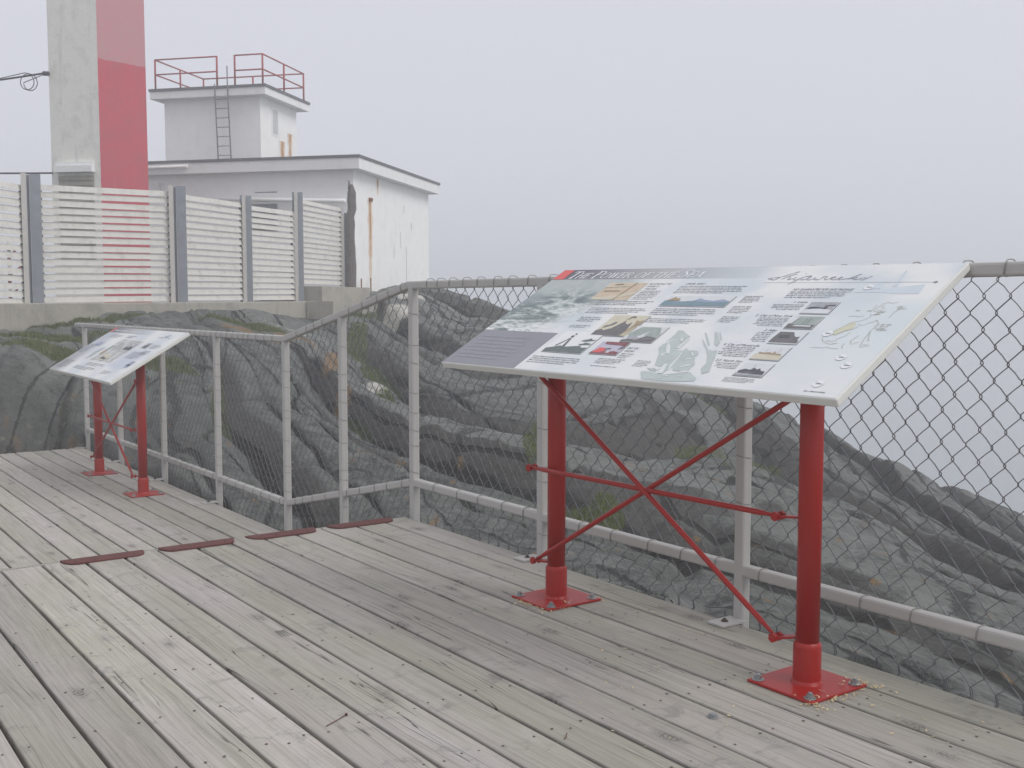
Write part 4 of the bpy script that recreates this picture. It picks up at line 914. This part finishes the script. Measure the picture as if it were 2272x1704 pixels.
# slatted fence on its concrete kerb
BASE = {'z': 1.33}
segs = [((-8.72, 16.35), (-8.16, 18.28), 1.29, 1.26), ((-8.05, 18.52), (-6.26, 20.08), 1.30, 1.33), ((-6.12, 20.35), (-5.50, 22.35), 1.33, 1.35), ((-5.43, 22.55), (-4.82, 24.15), 1.35, 1.36), ((-4.70, 24.5), (-4.13, 26.65), 1.72, 1.72)]
fo = W(-6.2, 20.2, 1.3); sf = empty('slatted_fence', fo); tag(sf, 'dirty white horizontal slat fence with grey steel posts on a concrete kerb', 'fence')
def fb(mb, name, mat, parent=sf): mb.v = [tuple(Vector(v)-fo) for v in mb.v]; return mb.build(name, mat, parent)
for a_, b_, z0, z1 in segs:
    p, q = W(*a_), W(*b_); d = (q-p).normalized(); n = Vector((d.y, -d.x, 0)); m = MB(); cnt = 16; top = 3.33 if z0 < 1.5 else 3.62; back = n*.03
    for k in range(cnt):
        h = (top-z0)/cnt; zz0 = z0+.02+k*h; j = random.uniform(-.008, .008); j2 = random.uniform(-.01, .01); tl = .035
        dz = z1-z0
        A, B = Vector((p.x, p.y, zz0+j)), Vector((q.x, q.y, zz0+dz+j+j2)); hh = Vector((0, 0, h*.79)); o = n*tl; w = n*.018
        m.add([A, B, B+hh-o, A+hh-o, A-w, B-w, B+hh-o-w, A+hh-o-w], [(0,1,2,3), (4,7,6,5), (0,4,5,1), (3,2,6,7), (0,3,7,4), (1,5,6,2)])
    fb(m, 'slat_panel', M['slat'])
    for t in (.02, .98):
        m = MB(); c = p.lerp(q, t)-n*.07; m.tube([(c.x, c.y, z0), (c.x, c.y, top-.05)], .03, 6); fb(m, 'back_batten', M['driftwood'])
posts = [(-8.10, 18.40, 1.2, 3.47, 1), (-6.19, 20.21, 1.2, 3.46, 1), (-5.46, 22.45, 1.2, 3.50, 0), (-4.76, 24.32, 1.2, 3.76, 0), (-4.10, 26.75, 1.6, 3.50, 0)]
for r_, f_, z0, z1, dbl in posts:
    az_ = math.atan2(r_, f_); Mx = Matrix.Translation(W(r_, f_)) @ Matrix.Rotation(-(YAW+az_*.9), 4, 'Z'); m = MB()
    if dbl:
        m.box(-.165, -.09, -.22, -.10, z0, z1, 1, M=Mx); m.box(-.088, -.05, -.06, .06, z0, z1-.01, 0, M=Mx); m.box(-.04, .13, -.11, .04, z0, z1, 0, M=Mx); m.box(-.175, -.157, .0, .14, z0, z1-.0, 0, M=Mx)
    else:
        m.box(-.10, -.035, -.20, -.10, z0, z1-.04, 1, M=Mx); m.box(-.03, .085, -.12, .06, z0, z1, 0, M=Mx); m.box(-.15, -.103, .02, .12, z1-.42, z1+.02, 0, M=Mx)
    fb(m, 'fence_post', [M['steel'], M['steelw']])
def kerb_wall():
    path = [(-9.3, 14.6), (-8.72, 16.2), (-8.12, 18.3), (-6.19, 20.1), (-5.48, 22.3), (-4.76, 24.1), (-4.55, 24.55)]
    m = MB(); P_ = [W(*p) for p in path]; k = len(P_); vs = []
    for i, p in enumerate(P_):
        d = (P_[min(i+1, k-1)]-P_[max(i-1, 0)]).normalized(); n = Vector((d.y, -d.x, 0)); zt = 1.29+.01*i
        for off, z in ((.22, .0), (.20, zt-.015), (.185, zt), (-.25, zt), (-.25, .0)): q = p+n*off; vs.append((q.x, q.y, z))
    m.add(vs, [(i*5+j, i*5+j+1, (i+1)*5+j+1, (i+1)*5+j) for i in range(k-1) for j in range(4)]+[tuple(range(5)), tuple((k-1)*5+j for j in range(5))[::-1]])
    p, q = W(-4.70, 24.55), W(-3.95, 27.0); d = (q-p).normalized(); ang = math.atan2(d.y, d.x)
    Mx = Matrix.Translation(p) @ Matrix.Rotation(ang, 4, 'Z'); m.box(0, 2.6, -.42, .3, .3, 1.68, M=Mx); m.box(-.02, .5, -.44, .0, 1.2, 1.66, M=Mx); m.box(-.5, 1.9, -.95, -.3, .0, 1.34, M=Mx)
    o_ = W(-6.2, 20.1); m.v = [tuple(Vector(v)-o_) for v in m.v]; o = m.build('concrete_kerb', M['concrete']); o.location = o_
    tag(o, 'low stained concrete kerb wall under the slatted fence on the rock', 'kerb wall')
kerb_wall()
# weathered timber post leaning at the end of the fence
m = MB(); pts, rs = [], []
for k in range(14):
    t = k/13; pts.append((random.uniform(-.012, .012)+(.03 if k > 9 else 0), random.uniform(-.01, .01), t*2.52)); rs.append(.115*(1-.15*t)*random.uniform(.85, 1.15)*(.5 if k == 13 else 1))
m.tube(pts, rs, 9, smooth=False); m.tube([(-.03, 0, 2.4), (-.05, 0, 2.62)], [.05, .01], 5)
o = m.build('timber_post', M['driftwood']); o.location = W(-3.93, 26.55, 1.66); tag(o, 'rotten dark timber post standing between the slat fence and the white building', 'post')
# red and white lattice seen through the slats on the far left
m = MB()
for k in range(6): m.tube([(0, 0, .2*k), (0, 0, .2*k+.2)], .03, 6, mi=k % 2)
for k in range(3): m.tube([(0, 0, .25+.35*k), (.30, 0, .5+.35*k)], .016, 6, mi=0)
m.tube([(.30, 0, 0), (.30, 0, 1.25)], .02, 6, mi=1)
o = m.build('lattice_mast', [M['railred'], M['towerw']]); o.location = W(-8.95, 19.3, 1.2); tag(o, 'thin red and white lattice mast behind the leftmost slat panel', 'mast')

# ------------------------------------------------------------------ bedrock
def hash2(ix, iy, s): 
    h = (ix.astype(np.int64)*374761393 + iy.astype(np.int64)*668265263 + s*1442695041) & 0x7fffffff
    h = ((h ^ (h >> 13))*1274126177) & 0x7fffffff; return ((h ^ (h >> 16)) & 0xffff)/65535.0
def vnoise(x, y, s=0):
    ix, iy = np.floor(x), np.floor(y); fx, fy = x-ix, y-iy; fx = fx*fx*fx*(fx*(fx*6-15)+10); fy = fy*fy*fy*(fy*(fy*6-15)+10)
    a, b, c, d = hash2(ix, iy, s), hash2(ix+1, iy, s), hash2(ix, iy+1, s), hash2(ix+1, iy+1, s)
    return (a*(1-fx)+b*fx)*(1-fy)+(c*(1-fx)+d*fx)*fy
def fbm(x, y, s=0, o=4):
    v, a, t = 0, 1, 0
    for k in range(o): v = v+a*vnoise(x*2**k, y*2**k, s+k*7); t += a; a *= .5
    return v/t
guards = [(-1,4,-1.1),(0,2.8,-1.1),(-3,6,-1.1),(-4.5,9,-1.2),(1.2,2.2,-1.1),(-2,1,-1.3),(-6,5,-.9),(-8,9,-.7),(2.5,0,-1.6),(-2,-5,-1.5),(-12,2,-.5),(-13,10,.2),(-14,18,.9),(-12,22,1.1),(-10,21,1.1),(-9,26,1.15),(-15,30,1.1),
 (-6.5,25,1.15),(-7,28,1.3),(-4.2,28.4,1.5),(-8,33,1.4),(-11,40,1.3),(-2.8,35,1.8),(-4,40,1.6),(-2,38,1.4),(-20,40,1.0),(-25,20,.8),(-25,5,0),(-3.9,26.4,1.45),(-3.2,30,1.55),
 (0,36,-.6),(4,34,-2),(8,31,-3.6),(12,28,-5),(16,24,-7),(14,16,-4.6),(11,9,-3.6),(8,4,-2.6),(6,0,-2.4),(20,10,-8),(24,25,-11),(10,42,-7),(-5,50,-.5),(25,0,-9),(3,48,-4)]
P_ = np.array(TERR+guards, float)
def tps(P_, lam=.35):
    X = P_[:, :2]; n = len(X); d2 = ((X[:, None]-X[None])**2).sum(-1); K = .5*d2*np.log(d2+1e-9)+lam*np.eye(n)*5
    A = np.zeros((n+3, n+3)); A[:n, :n] = K; A[:n, n] = 1; A[:n, n+1:] = X; A[n, :n] = 1; A[n+1:, :n] = X.T
    return X, np.linalg.solve(A, np.concatenate([P_[:, 2], np.zeros(3)]))
TX, TW = tps(P_)
def base_h(r, f):
    sh = r.shape; r, f = r.ravel(), f.ravel(); out = np.empty(len(r)); n = len(TX)
    for i in range(0, len(r), 20000):
        d2 = (r[i:i+20000, None]-TX[None, :, 0])**2+(f[i:i+20000, None]-TX[None, :, 1])**2
        out[i:i+20000] = (.5*d2*np.log(d2+1e-9))@TW[:n]+TW[n]+TW[n+1]*r[i:i+20000]+TW[n+2]*f[i:i+20000]
    return out.reshape(sh)
def rock(r, f):
    """height, ridge coordinate, crevice depth at a spot"""
    h = base_h(r, f); rad = np.hypot(r, f)
    s = r+.43*f/(1+np.exp((r-1.2)/1.5))
    w = (fbm(r*.20+3, f*.12, 11, 2)-.5)*2.3+(fbm(r*.6, f*.22, 12, 3)-.5)*.22
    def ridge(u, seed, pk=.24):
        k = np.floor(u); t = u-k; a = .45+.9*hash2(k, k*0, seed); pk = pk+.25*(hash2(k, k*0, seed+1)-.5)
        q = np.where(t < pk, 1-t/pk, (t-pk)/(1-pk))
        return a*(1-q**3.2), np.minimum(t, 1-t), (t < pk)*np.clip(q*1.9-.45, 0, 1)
    u1 = (s+w)/1.75; u2 = (s*1.0+w*.85+.16*fbm(r*.9, f*.25, 13, 2))/.66+.3
    (r1, c1, g1), (r2, c2, g2) = ridge(u1, 21), ridge(u2, 25, .3)
    amp = np.clip((rad-5)/8, .30, 1.0)*np.clip((r+12)/4, .0, 1)
    left = 1/(1+np.exp((r+3.4)/.5)); amp = amp*(1-.72*left)
    mound = 1/(1+np.exp(-(f-16.5)/.6))*(r < -3.2); amp = amp*(1-.6*mound)
    cu = np.abs((u1*1.31+.9*fbm(r*.7, f*.25, 51, 3)) % 1.0-.5); crk = -.13*np.exp(-(cu/.028)**2)*(fbm(r*.3, f*.3, 52, 2) > .42)
    cv = np.abs((f*.33+.25*r+1.3*fbm(r*.5, f*.5, 53, 3)) % 1.0-.5); crk = crk-.09*np.exp(-(cv/.018)**2)*(fbm(r*.4+9, f*.3, 54, 2) > .5)
    crk = crk*np.clip(amp, .4, 1); d = .60*(r1-.50)*amp+crk+.075*(r2-.5)*np.clip(amp, .4, 1)
    cr = .10*np.maximum(0, .18-np.abs(fbm(r*.45+w*.2, f*.30, 31, 3)-.5)*3)/.18*-1
    fine = (fbm(r*1.6, f*1.1, 14, 3)-.5)*.12+(fbm(r*9, f*6, 15, 3)-.5)*.03+(fbm(s*4+w*4, f*.8, 17, 3)-.5)*.04
    step = (np.floor(fbm(r*.5, f*.5, 16, 3)*9)/9-.5)*.22
    h = h+d+fine+cr+step*amp
    x = r*math.cos(YAW)+f*math.sin(YAW); y = -r*math.sin(YAW)+f*math.cos(YAW)
    # keep clear of the deck and kerb
    lim = np.where(y < JOINT_Y+.3, -.62, FAR_Z-.42); lim = np.where((y > JOINT_Y+.3) & (y < RAMP_Y), -.95, lim)
    cap = np.where((x < EDGE+.06) & (y < END_Y-.02), lim, 99); soft = np.where((x >= EDGE+.06) & (x < EDGE+.5) & (y < END_Y), lim+.28+(x-EDGE-.06)*2.2, 99)
    h = np.minimum(h, np.minimum(cap, soft))
    fall = np.clip((rad-42)/45, 0, 1); h = h-fall*fall*(3-2*fall)*38
    k1 = np.floor(u1); on2 = hash2(np.floor(u2+.5), k1*0+5, 71) > .45
    cre = np.maximum(np.clip(1-c1/.10, 0, 1), np.clip(1-c2/.10, 0, 1)*.6*on2)
    vw = np.clip((fbm(r*.9, f*.6, 72, 3)-.38)*3.2, .15, 1); line = np.maximum(np.clip(1-c1/(.075*vw), 0, 1), np.clip(1-c2/(.075*vw), 0, 1)*on2)*np.clip(vw*2.2, 0, 1); line = np.maximum(line, np.clip(-crk*9, 0, 1))
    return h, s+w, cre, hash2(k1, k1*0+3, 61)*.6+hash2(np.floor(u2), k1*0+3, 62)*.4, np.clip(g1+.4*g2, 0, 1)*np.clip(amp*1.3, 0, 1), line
azs = np.concatenate([np.linspace(-180, -52, 40, False), np.linspace(-52, -30, 60, False), np.linspace(-30, 30, 560, False), np.linspace(30, 56, 70, False), np.linspace(56, 180, 40, False)])
rads = np.concatenate([[.02], np.geomspace(1.2, 4.2, 14, False), np.geomspace(4.2, 36, 460, False), np.geomspace(36, 100, 30)])
AZ, RD = np.meshgrid(np.radians(azs), rads); GR, GF = RD*np.sin(AZ), RD*np.cos(AZ)
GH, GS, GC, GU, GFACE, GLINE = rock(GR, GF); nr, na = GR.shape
XX = GR*math.cos(YAW)+GF*math.sin(YAW); YY = -GR*math.sin(YAW)+GF*math.cos(YAW)
me = bpy.data.meshes.new('bedrock'); co = np.stack([XX, YY, GH], -1).reshape(-1, 3)
ii, jj = np.meshgrid(np.arange(nr-1), np.arange(na), indexing='ij'); j2 = (jj+1) % na
quads = np.stack([ii*na+jj, (ii+1)*na+jj, (ii+1)*na+j2, ii*na+j2], -1).reshape(-1, 4)[:, ::-1]
me.vertices.add(len(co)); me.vertices.foreach_set('co', co.ravel()); me.loops.add(quads.size); me.loops.foreach_set('vertex_index', quads.ravel().astype(np.int32))
me.polygons.add(len(quads)); me.polygons.foreach_set('loop_start', np.arange(0, quads.size, 4, dtype=np.int32)); me.update(calc_edges=True)
me.polygons.foreach_set('use_smooth', [True]*len(quads))
def blob(r0, f0, sr, sf_, ang=0):
    c, s = math.cos(ang), math.sin(ang); a_, b_ = GR-r0, GF-f0; x, y = (a_*c+b_*s)/sr, (-a_*s+b_*c)/sf_; return np.exp(-(x*x+y*y))
mossn = fbm(GR*1.3, GF*1.3, 41, 4)
moss = GC*np.clip((fbm(GR*.5, GF*.35, 42, 3)-.47)*6, 0, 1)*.7
for b in GRASS: moss = np.maximum(moss, blob(*b)*1.3)
moss = np.clip((moss*(.6+.8*mossn)-.30)*3.2, 0, 1); moss[RD < 5.6] *= .25
lich = np.clip((fbm(GR*6.5, GF*5.0, 43, 3)-.79)*18, 0, 1)*np.clip(1-(RD-10)/8, 0, 1)*.9
for b in ORANGE: lich = np.maximum(lich, np.clip((blob(*b)*(.5+mossn)-.42)*4, 0, 1))
paint = np.zeros_like(GR)
for b in PAINT: paint = np.maximum(paint, np.clip((blob(*b)*(.55+.9*fbm(GR*4, GF*4, 44, 3))-.42)*6, 0, 1))
wetd = 1/(1+np.exp((GR+3.6)/.35))*np.clip((14.2-GF)/1.0, 0, 1)
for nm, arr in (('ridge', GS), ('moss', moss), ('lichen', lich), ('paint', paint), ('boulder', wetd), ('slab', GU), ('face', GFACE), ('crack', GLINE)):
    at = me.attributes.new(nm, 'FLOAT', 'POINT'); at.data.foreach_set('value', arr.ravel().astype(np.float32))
def rock_material():
    t = NT('grey coastal bedrock', .9, .25); v = t.coord(); X = t.xyz(v); s = t.attr('ridge')
    along = t.m('ADD', t.m('MULTIPLY', X[1], .6), t.m('MULTIPLY', X[0], -.25)); q = t.comb(t.m('MULTIPLY', s, 2.2), t.m('MULTIPLY', along, .35), t.m('MULTIPLY', X[2], .5))
    big = t.noise(q, 1.0, 6, .62, .3); streak = t.noise(t.comb(t.m('MULTIPLY', s, 7), t.m('MULTIPLY', along, .8), X[2]), 1.0, 5, .65); f = t.noise(v, 9, 6, .7); sp = t.noise(v, 42, 3, .7)
    patch = t.noise(v, .55, 3, .5)
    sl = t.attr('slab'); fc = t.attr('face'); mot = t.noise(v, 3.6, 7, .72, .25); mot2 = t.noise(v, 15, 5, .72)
    c = t.mix(t.mr(t.m('ADD', t.m('MULTIPLY', sl, .55), t.m('MULTIPLY', big, .6)), .25, .90), (.046, .050, .047), (.225, .235, .220))
    c = t.mix(t.m('MULTIPLY', t.mr(mot, .47, .60), .50), c, (.255, .262, .245))
    c = t.mix(t.m('MULTIPLY', t.mr(mot, .47, .36), .68), c, (.042, .042, .038))
    c = t.mix(t.m('MULTIPLY', t.mr(mot2, .52, .62), .38), c, (.24, .235, .21)); c = t.mix(t.m('MULTIPLY', t.mr(mot2, .46, .36), .45), c, (.042, .042, .038))
    c = t.mix(t.m('MULTIPLY', t.mr(streak, .46, .36), .35), c, (.045, .045, .041))
    c = t.mix(t.m('MULTIPLY', t.mr(patch, .45, .6), .30), c, (.125, .145, .122)); c = t.mix(t.m('MULTIPLY', t.mr(sp, .62, .68), .35), c, (.31, .305, .28))
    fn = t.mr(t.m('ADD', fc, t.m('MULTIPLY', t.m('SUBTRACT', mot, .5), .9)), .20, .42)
    c = t.mix(t.m('MULTIPLY', fn, .78), c, t.mix(mot2, (.026, .024, .021), (.072, .066, .058)))  # shade of the steep ridge faces, with their browner rock, painted into the colour
    ln = t.attr('crack'); lm_ = t.mr(t.m('ADD', ln, t.m('MULTIPLY', t.m('SUBTRACT', mot2, .5), .3)), .34, .58)
    c = t.mix(t.m('MULTIPLY', lm_, .9), c, (.016, .015, .013))
    # boulder at the deck end: darker weathered skin with pale lichen rosettes near its foot
    bo = t.attr('boulder'); c = t.mix(t.m('MULTIPLY', bo, .6), c, t.mix(f, (.035, .037, .032), (.085, .088, .076)))
    rs = t.vor(v, 4.2); lowz = t.mr(X[2], .25, -.2); rn = t.noise(v, 30, 3)
    c = t.mix(t.m('MULTIPLY', t.m('MULTIPLY', t.m('MULTIPLY', t.mr(t.m('ADD', rs, t.m('MULTIPLY', rn, .2)), .30, .2), lowz), bo), .6), c, (.22, .22, .17))
    crk = t.vor(t.comb(t.m('MULTIPLY', s, .9), t.m('MULTIPLY', along, .35), t.m('MULTIPLY', X[2], .3)), 1.0, 'DISTANCE_TO_EDGE')
    crk = t.mr(t.m('ADD', crk, t.m('MULTIPLY', t.m('SUBTRACT', f, .5), .06)), .016, .004); c = t.mix(t.m('MULTIPLY', crk, .7), c, (.02, .02, .019))
    li = t.attr('lichen'); c = t.mix(t.m('MULTIPLY', li, t.mr(sp, .40, .55)), c, t.mix(f, (.28, .12, .03), (.30, .20, .07)))
    mo = t.attr('moss'); mm_ = t.mr(t.m('ADD', mo, t.m('MULTIPLY', t.m('SUBTRACT', f, .5), .9)), .30, .62)
    c = t.mix(mm_, c, t.mix(t.noise(v, 20, 4), (.045, .060, .018), (.115, .125, .045)))
    pa = t.attr('paint'); c = t.mix(t.m('MULTIPLY', pa, t.mr(sp, .30, .45)), c, t.mix(t.mr(f, .5, .6), (.62, .60, .55), (.48, .44, .38)))
    t.color(c)
    hgt = t.m('ADD', t.m('MULTIPLY', f, .6), t.m('ADD', t.m('MULTIPLY', streak, .5), t.m('MULTIPLY', sp, .12))); hgt = t.m('SUBTRACT', hgt, t.m('MULTIPLY', crk, .5))
    t.bump(t.m('ADD', t.m('ADD', t.m('MULTIPLY', mot, 1.4), t.m('MULTIPLY', mot2, .45)), t.m('MULTIPLY', t.m('ADD', crk, lm_), -.4)), .10, .9); return t.mat
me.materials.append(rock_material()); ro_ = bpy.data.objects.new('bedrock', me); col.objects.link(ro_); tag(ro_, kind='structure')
# grass blades growing in the mossy patches
tot = (moss > .35) & (np.abs(AZ) < R(33)) & (RD > 6) & (RD < 34); idx = np.argwhere(tot)
wgt = (moss*RD**2)[tot]*(RD[tot] < 26); 
if len(idx):
    rs_ = np.random.RandomState(5); pick = rs_.choice(len(idx), 26000, p=wgt/wgt.sum()); gm = MB(); vs, fs = [], []
    for k in pick:
        i, j = idx[k]; x, y, z = XX[i, j]+rs_.uniform(-.05, .05), YY[i, j]+rs_.uniform(-.05, .05), GH[i, j]-.01
        h = rs_.uniform(.012, .05)*(.6+moss[i, j]); an = rs_.uniform(0, 6.28); le = rs_.uniform(.2, .9)*h; w_ = rs_.uniform(.003, .006)
        dx, dy = math.cos(an), math.sin(an); b = len(vs)
        vs += [(x-dy*w_, y+dx*w_, z), (x+dy*w_, y-dx*w_, z), (x+dx*le*.4+dy*w_*.7, y+dy*le*.4-dx*w_*.7, z+h*.6), (x+dx*le*.4-dy*w_*.7, y+dy*le*.4+dx*w_*.7, z+h*.6), (x+dx*le, y+dy*le, z+h)]
        fs += [(b, b+1, b+2, b+3), (b+3, b+2, b+4)]
    gme = bpy.data.meshes.new('grass'); gme.from_pydata(vs, [], fs)
    gt = NT('coastal grass', .8, .2); gv = gt.coord(); gn = gt.noise(gv, 3, 4, .6); gt.color(gt.mix(gt.mr(gn, .35, .7), (.075, .115, .025), (.16, .17, .06)))
    gme.materials.append(gt.mat); go = bpy.data.objects.new('grass', gme); col.objects.link(go); tag(go, 'short green grass and moss growing in the cracks of the grey rock', 'grass', kind='stuff')
# sea
m = MB(); m.poly([(-3500, -3500), (3500, -3500), (3500, 3500), (-3500, 3500)], 0); so = m.build('sea', None or simple('grey sea water', (.20, .23, .24), .35, .5, .2, .05)); so.location = (0, 0, -27); tag(so, kind='structure')
# ------------------------------------------------------------------ the fog itself
hz = MB(); hz.box(-3400, 3400, -3400, 3400, -28.5, 12.2)
hm = bpy.data.materials.new('fog'); hm.use_nodes = True; ht = hm.node_tree; ht.nodes.clear(); pv = ht.nodes.new('ShaderNodeVolumePrincipled'); om = ht.nodes.new('ShaderNodeOutputMaterial')
pv.inputs['Color'].default_value = (.96, .975, .99, 1); pv.inputs['Density'].default_value = FOG; pv.inputs['Anisotropy'].default_value = 0.25
ht.links.new(pv.outputs[0], om.inputs['Volume']); ho = hz.build('haze', hm); ho['kind'] = 'stuff'
